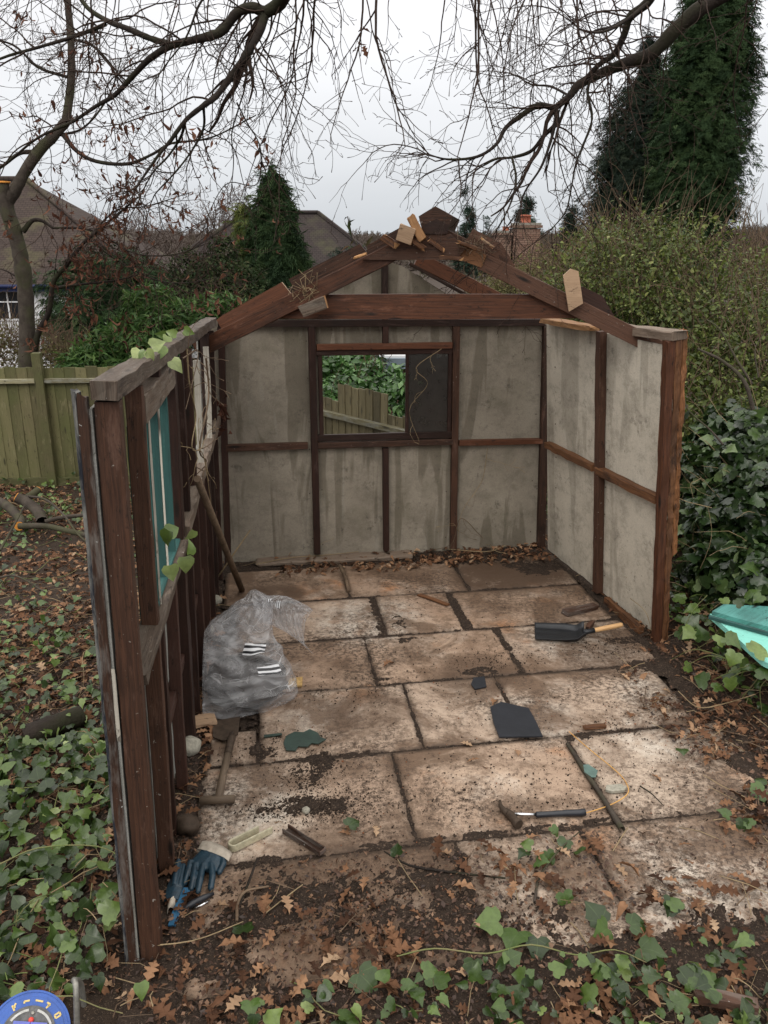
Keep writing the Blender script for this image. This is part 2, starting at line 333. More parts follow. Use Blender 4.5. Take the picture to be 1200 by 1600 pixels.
q.t.links.new(tr.outputs[0], m2.inputs[1]); q.t.links.new(m1.outputs[0], m2.inputs[2])
ink = q.n('ShaderNodeBsdfPrincipled', {'Base Color': (.015, .015, .018, 1), 'Roughness': .35}); wh = q.n('ShaderNodeBsdfPrincipled', {'Base Color': (.75, .76, .78, 1), 'Roughness': .35})
m3 = q.n('ShaderNodeMixShader', {0: stripe}); q.t.links.new(ink.outputs[0], m3.inputs[1]); q.t.links.new(wh.outputs[0], m3.inputs[2])
SACKPRINT = q.n('ShaderNodeMixShader', {0: q.math('MAXIMUM', box(.80, .885, .46, .55), box(.85, .92, .28, .345))})
q.t.links.new(m2.outputs[0], SACKPRINT.inputs[1]); q.t.links.new(m3.outputs[0], SACKPRINT.inputs[2]); q.t.links.new(SACKPRINT.outputs[0], q.out.inputs[0])
MT['sack_film'] = q.m
del MT['_sackboxes']

# ------------------------------------------------------------------ object plumbing
def tag(o, label=None, cat=None, group=None, kind=None):
    if label: o['label'] = label
    if cat: o['category'] = cat
    if group: o['group'] = group
    if kind: o['kind'] = kind
    return o
def empty(name, loc, label=None, cat=None, group=None):
    o = bpy.data.objects.new(name, None); sc.collection.objects.link(o); o.location = loc; o.empty_display_size = .1
    return tag(o, label, cat, group)
ORG = {}
def link_mesh(name, me, mats, parent=None, origin=None):
    for m in mats: me.materials.append(MT[m])
    n = len(me.vertices); co_ = np.empty(n * 3, np.float32); me.vertices.foreach_get('co', co_); co_ = co_.reshape(-1, 3)
    if parent is not None: org = np.array(ORG.get(parent.name, tuple(parent.location)))
    elif origin is not None: org = np.array(origin)
    else: org = np.array([(co_[:, 0].min() + co_[:, 0].max()) / 2, (co_[:, 1].min() + co_[:, 1].max()) / 2, co_[:, 2].min()])
    own = (co_.min(0) + co_.max(0)) / 2 if parent is not None else org
    me.vertices.foreach_set('co', (co_ - own).astype(np.float32).ravel()); me.update()
    o = bpy.data.objects.new(name, me); sc.collection.objects.link(o)
    o.parent = parent; o.location = tuple(own - (org if parent is not None else 0)); ORG[o.name] = tuple(own)
    return o
class MB:
    def __init__(s): s.v = []; s.f = []; s.m = []; s.uv = []; s.sm = []
    def face(s, idx, uv, m=0, smooth=False): s.f.append(idx); s.uv.append(uv); s.m.append(m); s.sm.append(smooth)
    def plank(s, p0, p1, wd, tk, wdir, m=0, em=None, seg=None, jit=.0012, ch=.003, skew=0.0, split=0.0):
        p0 = Vector(p0); p1 = Vector(p1); a = p1 - p0; L = a.length; a.normalize()
        wdv = Vector(wdir); wdv = (wdv - a * wdv.dot(a)).normalized(); td = a.cross(wdv)
        if seg is None: seg = max(2, min(30, int(L / .09)))
        hw, ht = wd / 2, tk / 2; ch = min(ch, hw * .4, ht * .4)
        oc = [(-hw + ch, -ht), (hw - ch, -ht), (hw, -ht + ch), (hw, ht - ch), (hw - ch, ht), (-hw + ch, ht), (-hw, ht - ch), (-hw, -ht + ch)]
        per = [0]
        for i in range(8):
            x, y = oc[i], oc[(i + 1) % 8]; per.append(per[-1] + math.hypot(y[0] - x[0], y[1] - x[1]))
        u0, v0 = random.uniform(0, 40), random.uniform(0, 40); b = len(s.v); bow = random.uniform(-1, 1) * jit * 1.5
        for k in range(seg + 1):
            t = k / seg; c = p0 + a * (L * t) + td * (bow * math.sin(math.pi * t))
            for (x, y) in oc:
                e = 0
                if k == 0: e = -skew * x + random.uniform(-1, 1) * split
                if k == seg: e = skew * x + random.uniform(-1, 1) * split
                s.v.append(c + wdv * (x + random.uniform(-1, 1) * jit) + td * (y + random.uniform(-1, 1) * jit) + a * e)
        for k in range(seg):
            for i in range(8):
                j = (i + 1) % 8; q0 = b + k * 8; q1 = q0 + 8
                s.face((q0 + i, q0 + j, q1 + j, q1 + i), [(u0 + L * k / seg, v0 + per[i]), (u0 + L * k / seg, v0 + per[i + 1]), (u0 + L * (k + 1) / seg, v0 + per[i + 1]), (u0 + L * (k + 1) / seg, v0 + per[i])], m)
        em = m if em is None else em
        s.face(tuple(b + i for i in reversed(range(8))), [(u0 + oc[i][0] * .2, v0 + oc[i][1]) for i in reversed(range(8))], em)
        q0 = b + seg * 8
        s.face(tuple(q0 + i for i in range(8)), [(u0 + oc[i][0] * .2, v0 + oc[i][1]) for i in range(8)], em)
        return s
    def box(s, c, sz, m=0, rot=None, ch=.003):
        """axis-aligned (or rotated) chamfered box: centre, size"""
        r = rot if rot is not None else Matrix.Identity(3); c = Vector(c)
        return s.plank(c - r @ Vector((sz[0] / 2, 0, 0)), c + r @ Vector((sz[0] / 2, 0, 0)), sz[1], sz[2], r @ Vector((0, 1, 0)), m, seg=1, jit=0, ch=ch)
    def prism(s, pts, ext, m=0, uax=None, vax=None, em=None):
        pts = [Vector(p) for p in pts]; ext = Vector(ext); b = len(s.v); n = len(pts)
        uax = Vector(uax) if uax is not None else (pts[1] - pts[0]).normalized()
        nn = ext.normalized(); vax = Vector(vax) if vax is not None else nn.cross(uax)
        o = random.uniform(0, 30); s.v += pts; s.v += [p + ext for p in pts]
        U = lambda p: (p.dot(uax) + o, p.dot(vax) + o)
        s.face(tuple(range(b, b + n)), [U(p) for p in pts], m)
        s.face(tuple(b + n + i for i in reversed(range(n))), [U(pts[i]) for i in reversed(range(n))], m)
        for i in range(n):
            j = (i + 1) % n
            s.face((b + j, b + i, b + n + i, b + n + j), [U(pts[j]), U(pts[i]), (U(pts[i])[0], U(pts[i])[1] + ext.length), (U(pts[j])[0], U(pts[j])[1] + ext.length)], m if em is None else em)
        return s
    def tube(s, pts, rad, sides=8, m=0, cap=True, flat=1.0):
        pts = [Vector(p) for p in pts]; n = len(pts)
        if not hasattr(rad, '__len__'): rad = [rad] * n
        b = len(s.v); up = Vector((0, 0, 1)); prev = None; ln = 0; v0 = random.uniform(0, 20)
        for k in range(n):
            d = (pts[min(k + 1, n - 1)] - pts[max(k - 1, 0)]).normalized()
            if prev is None: prev = (up if abs(d.z) < .9 else Vector((1, 0, 0)))
            x = (prev - d * prev.dot(d)).normalized(); y = d.cross(x); prev = x
            for i in range(sides):
                a = 2 * math.pi * i / sides; s.v.append(pts[k] + (x * math.cos(a) * flat + y * math.sin(a)) * rad[k])
        for k in range(n - 1):
            l2 = ln + (pts[k + 1] - pts[k]).length
            for i in range(sides):
                j = (i + 1) % sides; a0 = v0 + i / sides * .2; a1 = v0 + (i + 1) / sides * .2
                s.face((b + k * sides + i, b + k * sides + j, b + (k + 1) * sides + j, b + (k + 1) * sides + i), [(ln, a0), (ln, a1), (l2, a1), (l2, a0)], m, True)
            ln = l2
        if cap:
            s.face(tuple(b + i for i in reversed(range(sides))), [(0, 0)] * sides, m); q0 = b + (n - 1) * sides
            s.face(tuple(q0 + i for i in range(sides)), [(0, 0)] * sides, m)
        return s
    def build(s, name, mats, parent=None, origin=None):
        me = bpy.data.meshes.new(name); me.from_pydata([tuple(v) for v in s.v], [], s.f)
        ul = me.uv_layers.new(name='UVMap'); flat = [c for f in s.uv for uv in f for c in uv]; ul.data.foreach_set('uv', flat)
        me.polygons.foreach_set('material_index', s.m); me.polygons.foreach_set('use_smooth', s.sm); me.update()
        return link_mesh(name, me, mats if isinstance(mats, (list, tuple)) else [mats], parent, origin)
def npmesh(name, V, Fc, mats, parent=None, origin=None, attrs=None, uv=None, smooth=False, mi=None):
    k = Fc.shape[1]; me = bpy.data.meshes.new(name)
    me.vertices.add(len(V)); me.vertices.foreach_set('co', V.astype(np.float32).ravel())
    me.loops.add(Fc.size); me.loops.foreach_set('vertex_index', Fc.astype(np.int32).ravel())
    me.polygons.add(len(Fc)); me.polygons.foreach_set('loop_start', np.arange(0, Fc.size, k, dtype=np.int32))
    me.polygons.foreach_set('loop_total', np.full(len(Fc), k, np.int32))
    if smooth: me.polygons.foreach_set('use_smooth', np.ones(len(Fc), bool))
    me.update(calc_edges=True)
    for a, val in (attrs or {}).items():
        at = me.attributes.new(a, 'FLOAT', 'POINT'); at.data.foreach_set('value', val.astype(np.float32))
    if uv is not None:
        ul = me.uv_layers.new(name='UVMap'); ul.data.foreach_set('uv', uv[Fc.ravel()].astype(np.float32).ravel())
    if mi is not None: me.polygons.foreach_set('material_index', mi.astype(np.int32))
    return link_mesh(name, me, mats, parent, origin)
# value-noise fbm in numpy
_tab = RS.rand(256, 256)
def vn(x, y):
    xi = np.floor(x).astype(int); yi = np.floor(y).astype(int); fx = x - xi; fy = y - yi
    fx = fx * fx * (3 - 2 * fx); fy = fy * fy * (3 - 2 * fy); g = lambda a, b: _tab[a % 256, b % 256]
    return (g(xi, yi) * (1 - fx) + g(xi + 1, yi) * fx) * (1 - fy) + (g(xi, yi + 1) * (1 - fx) + g(xi + 1, yi + 1) * fx) * fy
def fbm(x, y, o=5, g=.5):
    s = 0; a = 1; t = 0
    for i in range(o): s = s + a * vn(x * 2 ** i + 17.3 * i, y * 2 ** i + 9.1 * i); t += a; a *= g
    return s / t
def sst(a, b, x): t = np.clip((x - a) / (b - a), 0, 1); return t * t * (3 - 2 * t)

# ------------------------------------------------------------------ setting: shed frame of reference, terrain
TH = R(8.8)
def UVW(u, v, z=0.0): return Vector((u * math.cos(TH) - v * math.sin(TH), u * math.sin(TH) + v * math.cos(TH), z))
def toUV(x, y): return x * np.cos(TH) + y * np.sin(TH), -x * np.sin(TH) + y * np.cos(TH)
LA, LB = G(252, 1500), G(352, 890); LT = AY(183, 600, LA.y)
RA, RB = G(1022, 1005), G(845, 862); RT = AY(1035, 565, RA.y)
KA, KB = G(350, 885), G(848, 857)
LW = Wall(LA, LB, LT); RW = Wall(RA, RB, RT); KW = Wall(KA, KB, KA + Vector((0, 0, 1)))
def height(x, y):
    x = np.asarray(x, float); y = np.asarray(y, float); u, v = toUV(x, y)
    z = -.035 + (fbm(x * 1.3, y * 1.3, 4) - .5) * .10 * (1 - (sst(-.5, -.2, u) * sst(2.6, 2.2, u) * sst(2.0, 2.3, v) * sst(6.4, 6.1, v)) * .85)
    left = sst(-.45, -.75, u)
    z = z + left * (.05 - .36 * sst(3.5, 9.5, y)) + left * (fbm(x * 3, y * 3, 3) - .5) * .08
    z = z - .32 * sst(6.8, 9.5, y) * (1 - left)
    # bank on the right with a dug hollow at its foot
    bx = u - 2.42 - .25 * sst(4.3, 3.4, v)
    bank = sst(0.05, .75, bx) * sst(2.55, 3.3, v) * sst(12, 8, v)
    z = z + bank * (.42 + .35 * sst(3.3, 5.2, u)) + bank * (fbm(x * 2, y * 2, 3) - .5) * .2
    z = z - .22 * np.exp(-((u - 2.42 - .1) / .20) ** 2 - ((v - 3.45) / .48) ** 2)
    z = z - 1.9 * sst(10, 17, y) - 1.0 * sst(17, 35, y)
    z = z + .5 * sst(1.2, -2, y)
    z = z + 5.5 * sst(110, 420, y) + (fbm(x * .02, y * .02, 3) - .5) * 4 * sst(60, 200, y)
    return z
def hz(x, y): return float(height(np.array([x]), np.array([y]))[0])
def axis(segs):
    a = []
    for (s0, s1, n) in segs: a += list(np.linspace(s0, s1, n, endpoint=False))
    return np.array(a + [segs[-1][1]])
xs = axis([(-700, -60, 14), (-60, -12, 16), (-12, -4, 24), (-4, 5, 180), (5, 12, 20), (12, 60, 16), (60, 700, 14)])
ys = axis([(-40, -2, 10), (-2, 1.2, 16), (1.2, 8.5, 150), (8.5, 20, 40), (20, 60, 20), (60, 500, 30), (500, 900, 4)])
X, Y = np.meshgrid(xs, ys); Z = height(X, Y); nx, ny = len(xs), len(ys)
V = np.stack([X.ravel(), Y.ravel(), Z.ravel()], 1); i0 = (np.arange(ny - 1)[:, None] * nx + np.arange(nx - 1)).ravel()
gf = np.stack([i0, i0 + 1, i0 + nx + 1, i0 + nx], 1)
tag(npmesh('ground', V, gf, ['soil'], smooth=True, origin=(0, 0, 0)), kind='structure')
# far wooded hills
xs = np.linspace(-420, 420, 240); ys = np.linspace(230, 470, 40); X, Y = np.meshgrid(xs, ys)
Hh = (4.0 + 9.5 * sst(-60, -260, X) + 3.0 * fbm(X * .012 + 4, Y * .01, 3) + 4.5 * sst(90, 200, X)) * sst(225, 330, Y) * 1.0
Z = -4 + Hh + (fbm(X * .22, Y * .22, 4) - .5) * 3.4
V = np.stack([X.ravel(), Y.ravel(), Z.ravel()], 1); nx, ny = 240, 40; i0 = (np.arange(ny - 1)[:, None] * nx + np.arange(nx - 1)).ravel()
tag(npmesh('hills', V, np.stack([i0, i0 + 1, i0 + nx + 1, i0 + nx], 1), ['hill'], smooth=True, origin=(0, 300, -4)), kind='structure')

# ------------------------------------------------------------------ paving: real slabs with thickness in one sheet of paving
rows = [(5.405, 6.02, [-.30, .59, 1.475, 2.32]), (4.782, 5.39, [-.22, .76, 1.31, 2.32]), (4.165, 4.77, [-.28, .605, 1.48, 2.36]),
        (3.515, 4.152, [-.07, .75, 1.295, 2.26]), (2.835, 3.502, [-.35, .58, 1.485, 2.35]), (2.21, 2.823, [-.35, .74, 1.30, 2.22])]
sv, sf, srnd, sedge = [], [], [], []
SL = []
def slab(u0, u1, v0, v1, cut=None):
    z1 = random.uniform(-.002, .002); tx, ty = random.uniform(-.002, .002), random.uniform(-.002, .002); rr = random.random(); an = R(random.uniform(-.5, .5))
    n = 26; m = max(8, int(26 * (v1 - v0) / (u1 - u0))); b = len(sv); cu, cv = (u0 + u1) / 2, (v0 + v1) / 2
    for j in range(m + 1):
        for i in range(n + 1):
            fu, fv = i / n, j / m; u = u0 + (u1 - u0) * fu; v = v0 + (v1 - v0) * fv
            du = min(fu, 1 - fu) * (u1 - u0); dv = min(fv, 1 - fv) * (v1 - v0); dd = min(du, dv)
            if dd < .001:
                k = (fbm(np.array([u * 9]), np.array([v * 9]), 3)[0] - .5) * .016
                if du < .001: u += k if fu < .5 else -k
                if dv < .001: v += k if fv < .5 else -k
            z = z1 + tx * (fu - .5) * 2 + ty * (fv - .5) * 2 - (.005 if dd < .001 else 0)
            uu, vv = u - cu, v - cv; u = cu + uu * math.cos(an) - vv * math.sin(an); v = cv + uu * math.sin(an) + vv * math.cos(an)
            sv.append(tuple(UVW(u, v, z))); srnd.append(rr); sedge.append(max(0, 1 - dd / .03) * .8)
    for j in range(m):
        for i in range(n):
            q0 = b + j * (n + 1) + i; sf.append((q0, q0 + 1, q0 + n + 2, q0 + n + 1))
    ring = [b + i for i in range(n + 1)] + [b + j * (n + 1) + n for j in range(1, m + 1)] + [b + m * (n + 1) + i for i in range(n - 1, -1, -1)] + [b + j * (n + 1) for j in range(m - 1, 0, -1)]
    lo = len(sv)
    for r_ in ring: x = sv[r_]; sv.append((x[0], x[1], x[2] - .045)); srnd.append(rr); sedge.append(1.0)
    for i in range(len(ring)):
        j = (i + 1) % len(ring); sf.append((ring[j], ring[i], lo + i, lo + j))
for (v0, v1, us) in rows:
    for a, b in zip(us[:-1], us[1:]):
        slab(a + (.006 if a > 0 else 0), b - .004 - (.02 if (v0 > 4.7 and v0 < 4.8 and a > .3 and a < 1) else 0), v0, v1)
slab(-.32, -.09, 3.52, 3.80)
tag(npmesh('paving', np.array(sv), np.array(sf), ['slab'], attrs={'rnd': np.array(srnd), 'edge': np.array(sedge)}, origin=tuple(UVW(1, 4.1))), kind='structure')

# soil that has spread over the paving: a height field that breaks through the slab tops
U0, U1, V0, V1 = -.55, 2.6, 1.75, 6.35; nu, nv = 420, 560
uu, vv = np.meshgrid(np.linspace(U0, U1, nu), np.linspace(V0, V1, nv))
msk = np.full(uu.shape, -.95)
def blob(px, py, ru, rv, s):
    global msk
    g = G(px, py); a, b = toUV(g.x, g.y); d = np.sqrt(((uu - a) / ru) ** 2 + ((vv - b) / rv) ** 2); msk = np.maximum(msk, -.95 + s * (1 - sst(.35, 1.25, d)))
for a in [(480, 1215, .14, .14, 1.15), (455, 1262, .20, .10, 1.16), (520, 1262, .18, .10, 1.1), (500, 1190, .10, .12, 1.2), (410, 1170, .12, .12, 1.0), (430, 1150, .07, .1, .9), (560, 1180, .25, .05, .8),
          (760, 1048, .22, .09, .85), (900, 1150, .10, .05, 1.0), (740, 870, .55, .2, 1.3), (640, 862, .6, .12, 1.35), (840, 885, .3, .22, 1.2), (450, 868, .4, .05, 1.0),
          (620, 975, .10, .2, .85), (640, 1000, .12, .06, .85), (640, 945, .08, .10, .8), (500, 1420, .55, .25, 1.15), (640, 1400, .45, .25, 1.0), (420, 1380, .25, .2, 1.0), (740, 1450, .5, .2, 1.05),
          (900, 1500, .7, .12, 1.0), (1010, 1480, .5, .10, .9), (1150, 1440, .3, .15, .85), (350, 1500, .3, .2, .95), (600, 1060, .12, .03, .8), (700, 1165, .5, .03, .85), (560, 1075, .2, .06, .7),
          (980, 1000, .25, .08, .95), (1020, 1040, .3, .12, 1.0), (760, 1300, .9, .02, .8), (320, 1140, .15, .15, .9), (1100, 1100, .2, .2, 1.1), (1170, 1180, .2, .3, 1.1), (1190, 1260, .15, .3, .9), (700, 1345, .6, .06, .75)]: blob(*a)
def jline(u0, v0, u1, v1, w_, s):
    global msk
    t = np.clip(((uu - u0) * (u1 - u0) + (vv - v0) * (v1 - v0)) / ((u1 - u0) ** 2 + (v1 - v0) ** 2), 0, 1)
    d = np.hypot(uu - u0 - t * (u1 - u0), vv - v0 - t * (v1 - v0)); msk = np.maximum(msk, -.95 + s * (1 - sst(w_ * .3, w_, d)))
for i, (v0, v1, us) in enumerate(rows):
    jline(-.3, v1 + .006, 2.3, v1 + .006, .022, .62)
    for a in us[1:-1]: jline(a, v0, a, v1, .02, .65)
jline(.735, 4.8, .74, 5.38, .05, 1.0); jline(1.48, 4.2, 1.48, 4.75, .05, .9); jline(1.3, 4.8, 1.3, 5.36, .06, 1.0)
msk = np.maximum(msk, -.95 + 1.5 * sst(-.28, -.42, uu)); msk = np.maximum(msk, -.95 + 1.35 * sst(2.27, 2.42, uu))
msk = np.maximum(msk, -.95 + 1.3 * sst(2.25, 2.1, vv)); msk = np.maximum(msk, -.95 + 1.3 * sst(6.0, 6.1, vv))
nzs = .5 + (fbm(uu * 8, vv * 8, 7, .86) - .5) * 1.5
hh = (msk + .12 + (nzs - .5) * 2.0) * .016; hh = np.clip(hh, -.012, .02) + (fbm(uu * 45, vv * 45, 2) - .5) * .007
cs, sn = math.cos(TH), math.sin(TH)
V = np.stack([(uu * cs - vv * sn).ravel(), (uu * sn + vv * cs).ravel(), hh.ravel() - .0015], 1)
i0 = (np.arange(nv - 1)[:, None] * nu + np.arange(nu - 1)).ravel()
fc = np.stack([i0, i0 + 1, i0 + nu + 1, i0 + nu], 1)
keep = (hh.ravel()[fc].max(1) > -.010); fc = fc[keep]
tag(npmesh('spread_soil', V, fc, ['soil_wet'], smooth=True), 'dark damp soil and grit spread over the slabs', 'soil', kind='stuff')

# ------------------------------------------------------------------ the hut
TW = Wall(Vector((-1.25, 5.45, 0)), Vector((1.75, 5.05, 0)), Vector((-1.25, 5.45, 1)), room=Vector((0, 0, 1)))
hut = empty('garden_hut', tuple(UVW(.95, 4.2)), 'half demolished timber garden hut with grey cement sheet walls and bare rafters', 'hut')
def wb(mb, W, p0, p1, wd, tk, off=0.0, m=0, em=None, **k):
    a = W.hit(*p0, off) - W.n * tk / 2; b = W.hit(*p1, off) - W.n * tk / 2
    return mb.plank(a, b, wd, tk, W.n.cross((b - a).normalized()), m, em, **k)
def wc(mb, W, a, b, wd, tk, off=0.0, m=0, em=None, **k):
    A_ = W.P(a[0], a[1], off - tk / 2); B_ = W.P(b[0], b[1], off - tk / 2)
    return mb.plank(A_, B_, wd, tk, W.n.cross((B_ - A_).normalized()), m, em, **k)
def panel(mb, W, s0, s1, z0, z1, off, th=.008, m=0, rag=0.0):
    pts = [(s0, z0), (s1, z0), (s1, z1), (s0, z1)]
    if rag:
        k = 14; pts = [(s0 + (s1 - s0) * i / k, z0 + random.uniform(-1, 1) * rag) for i in range(k + 1)] + [(s1, z1), (s0, z1)]
    mb.prism([W.P(a, b, off) for a, b in pts], -W.n * th, m, W.s, W.u)
def pp(mb, W, px, th, off=0.0, m=0, em=None, uax=None):
    mb.prism([W.hit(x, y, off) for x, y in px], -W.n * th, m, uax or W.s, None if uax else W.u, em)
# back wall
mb = MB(); o_ = -.052
for (a, b, c, d) in ((-.02, .76, .005, 1.88), (.76, .785, .96, 1.68), (.76, 1.285, .01, .975), (1.285, 1.83, .0, .98), (1.83, 2.62, .01, 1.88), (1.80, 1.83, .98, 1.68), (.76, 1.285, 1.665, 1.88), (1.285, 1.83, 1.665, 1.88)): panel(mb, KW, a + .001, b - .001, c, d, o_ + random.uniform(-.0015, .0015))
mb.prism([KW.P(a, b, o_ - .002) for a, b in ((.42, 1.89), (1.27, 2.30), (1.42, 2.25), (1.86, 1.99), (1.86, 1.89))], -KW.n * .008, 0, KW.s, KW.u)
bw = mb.build('wall', ['cement_shaded'], hut); bw['label'] = 'far end wall with a window opening, stained cement sheets coloured darker for shade'
def sub(name, mats, par, fn):
    mb = MB(); fn(mb); return mb.build(name, mats, par)
for (a, b, wd) in (((345, 512), (357, 897), .05), ((487, 508), (496, 866), .052), ((714, 508), (709, 862), .052), ((857, 508), (846, 862), .065), ((603, 509), (603, 536), .045), ((603, 701), (604, 861), .045), ((602, 412), (602, 500), .045)):
    sub('stud', ['wood_dark' if a[0] < 700 else 'wood_brown'], bw, lambda m_: wb(m_, KW, a, b, wd, .05))
for (a, b, wd, mt) in (((340, 506), (852, 504), .052, 'wood_dark'), ((353, 701), (481, 697), .048, 'wood_brown'), ((718, 693), (848, 690), .042, 'wood_red'), ((495, 543), (707, 540), .045, 'wood_red'), ((497, 697), (707, 691), .045, 'wood_brown')):
    sub('rail', [mt], bw, lambda m_: wb(m_, KW, a, b, wd, .047, .002))
def fr(m_):
    for a, b, wd, o in (((492, 551), (712, 548), .048, -.012), ((494, 685), (712, 679), .05, -.012), ((500, 548), (503, 688), .03, -.015), ((704, 545), (702, 684), .03, -.015), ((637, 548), (636, 684), .024, -.016)): wb(m_, KW, a, b, wd, .03, o)
wf = sub('window_frame', ['wood_dark'], bw, fr)
sub('window_pane', ['dirty_glass'], bw, lambda m_: pp(m_, KW, [(635, 552), (704, 550), (703, 684), (634, 686)], .004, -.03))
# left wall
mb = MB(); o_ = -.074
for (a, b, c, d) in ((.0, .46, .0, 1.98), (.46, 1.32, .02, 1.07), (1.32, 2.02, .0, 1.90), (2.02, 3.1, .02, 1.2), (3.1, 3.74, .0, 1.83)): panel(mb, LW, a + .001, b - .001, c, d, o_ - random.uniform(0, .002), .009)
panel(mb, LW, .47, 1.32, 1.95, 1.97, o_)
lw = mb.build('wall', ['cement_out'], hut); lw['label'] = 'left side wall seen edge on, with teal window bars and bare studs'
sub('post', ['wood_brown'], lw, lambda m_: wc(m_, LW, (.026, -.03), (.026, 2.0), .052, .070, 0, jit=.002))
sub('trim_board', ['wood_mould'], lw, lambda m_: wc(m_, LW, (.012, -.03), (.0, 2.02), .030, .030, -.082, jit=.002, split=.01))
sub('trim_board', ['paint_peel'], lw, lambda m_: wc(m_, LW, (.030, -.03), (.015, 2.03), .06, .014, -.111, jit=.002, split=.01))
sub('splinter', ['white_paint'], lw, lambda m_: wc(m_, LW, (-.004, .92), (-.004, 1.16), .006, .012, -.072, jit=.001, split=.02))
for s_, z0, z1, wd, tk in ((.45, .0, 1.97, .048, .058), (1.345, .0, 1.92, .085, .06), (1.62, .0, 1.91, .045, .055), (2.03, 0, 1.9, .05, .055), (2.42, 0, 1.16, .045, .05), (2.78, 0, 1.16, .045, .05), (3.12, 0, 1.86, .05, .055), (3.52, 0, 1.84, .05, .055), (.88, 1.93, 1.97, .04, .05), (.66, .0, 1.04, .04, .05), (.98, .0, 1.04, .045, .05)):
    sub('stud', ['wood_brown' if s_ < .5 else 'wood_dark'], lw, lambda m_: wc(m_, LW, (s_, z0), (s_, z1), wd, tk, -.006 if s_ not in (.66,) else -.02, jit=.002))
sub('header', ['wood_grey'], lw, lambda m_: wc(m_, LW, (.475, 1.885), (1.30, 1.885), .10, .055, -.004, jit=.003))
sub('sill', ['wood_grey'], lw, lambda m_: wc(m_, LW, (.06, 1.085), (1.34, 1.10), .035, .085, .012, jit=.003))
sub('rail', ['wood_grey'], lw, lambda m_: wc(m_, LW, (1.40, 1.12), (3.7, 1.20), .06, .06, .01, jit=.004))
sub('rail', ['wood_dark'], lw, lambda m_: wc(m_, LW, (.50, .50), (3.7, .52), .05, .045, -.03, jit=.002))
def teal(m_):
    for px in (236, 247, 262, 277):
        s_ = (LW.hit(px, 760) - LW.A).dot(LW.s)
        wc(m_, LW, (s_, 1.10), (s_, 1.835), .022, .045, -.022, jit=.001)
        if px < 270: wc(m_, LW, (s_ - .004, 1.10), (s_ - .004, 1.835), .010, .007, -.014, 1, jit=.0006)
    wc(m_, LW, (.475, 1.826), (1.30, 1.826), .016, .05, -.02); wc(m_, LW, (.475, 1.115), (1.30, 1.115), .016, .05, -.02)
sub('window_frame', ['teal_paint', 'white_paint'], lw, teal)
for px in (314, 329):
    s_ = (LW.hit(px, 650) - LW.A).dot(LW.s); sub('window_jamb', ['white_paint'], lw, lambda m_: wc(m_, LW, (s_, 1.22), (s_, 1.80), .022, .035, .006, jit=.002))
sub('top_plate', ['wood_grey'], lw, lambda m_: wc(m_, LW, (-.014, 2.035), (3.72, 1.885), .058, .076, .004, jit=.0035, split=.008, seg=26))
# right wall
mb = MB(); o_ = -.052
for (a, b) in ((.005, .80), (.80, 1.66)): panel(mb, RW, a + .002, b - .002, .02, 1.86, o_ + random.uniform(-.002, .002), .008, rag=.006)
rw = mb.build('wall', ['cement_lit'], hut); rw['label'] = 'right side wall of two bays, cement sheet coloured paler for light'
sub('stud', ['wood_brown'], rw, lambda m_: wb(m_, RW, (934, 518), (929, 925), .062, .05, 0, jit=.0025))
sub('post', ['wood_red'], rw, lambda m_: wc(m_, RW, (.018, -.02), (.018, 1.90), .05, .052, 0, jit=.004, split=.01))
sub('post', ['wood_rotten'], rw, lambda m_: wc(m_, RW, (.022, -.03), (.02, 1.90), .05, .040, -.056, jit=.006, split=.015, seg=40))
sub('trim_board', ['wood_splinter'], rw, lambda m_: wc(m_, RW, (.025, .58), (.02, 1.93), .045, .032, -.100, jit=.006, split=.03, seg=34))
sub('rail', ['wood_rotten'], rw, lambda m_: wc(m_, RW, (.05, .945), (.79, .935), .052, .055, .004, jit=.004))
sub('rail', ['wood_rotten'], rw, lambda m_: wc(m_, RW, (.85, .935), (1.60, .925), .048, .05, .0, jit=.004))
sub('top_plate', ['wood_raw'], rw, lambda m_: wc(m_, RW, (.86, 1.885), (1.62, 1.875), .034, .08, .02, jit=.004, split=.02))
sub('top_plate', ['wood_grey'], rw, lambda m_: wc(m_, RW, (-.02, 1.925), (.60, 1.90), .05, .10, -.02, jit=.004, split=.02))
for (s_, z_) in [(a_, b_) for a_ in (.70, .78, 1.79, 1.87, 2.50) for b_ in (.15, .55, .88, 1.1, 1.45, 1.75)]:
    c_ = KW.P(s_ + random.uniform(-.01, .01), z_ + random.uniform(-.04, .04), -.052); MB().tube([c_, c_ + KW.n * .004], .0045, 6).build('nail', ['rust_dark'], bw)
for (s_, z_) in [(a_, b_) for a_ in (.08, .73, .88, 1.5) for b_ in (.2, .6, .86, 1.1, 1.5)]:
    c_ = RW.P(s_ + random.uniform(-.01, .01), z_ + random.uniform(-.04, .04), -.050); MB().tube([c_, c_ + RW.n * .004], .004, 6).build('nail', ['rust_dark'], rw)
# roof timbers
def part(name, mats, fn, label=None):
    mb = MB(); fn(mb); o = mb.build(name, mats, hut)
    if label: o['label'] = label
    return o
RU = (TW.hit(660, 372) - TW.hit(307, 549)).normalized(); RD = (TW.hit(1038, 552) - TW.hit(700, 384)).normalized()
part('rafter', ['wood_red', 'wood_raw'], lambda m: wb(m, TW, (306, 548), (640, 381), .105, .045, .0, em=1, jit=.002, split=.006))
part('rafter', ['wood_brown', 'wood_raw'], lambda m: wb(m, TW, (752, 408), (1038, 549), .10, .045, .0, em=0, jit=.002, split=.004))
part('rafter', ['wood_rotten', 'wood_raw'], lambda m: wb(m, TW, (699, 385), (757, 409), .075, .045, .006, em=1, jit=.005, split=.02), 'broken rafter end with a pale splintered tip')
part('rafter', ['wood_brown'], lambda m: wb(m, TW, (690, 364), (792, 412), .06, .04, -.05, jit=.002))
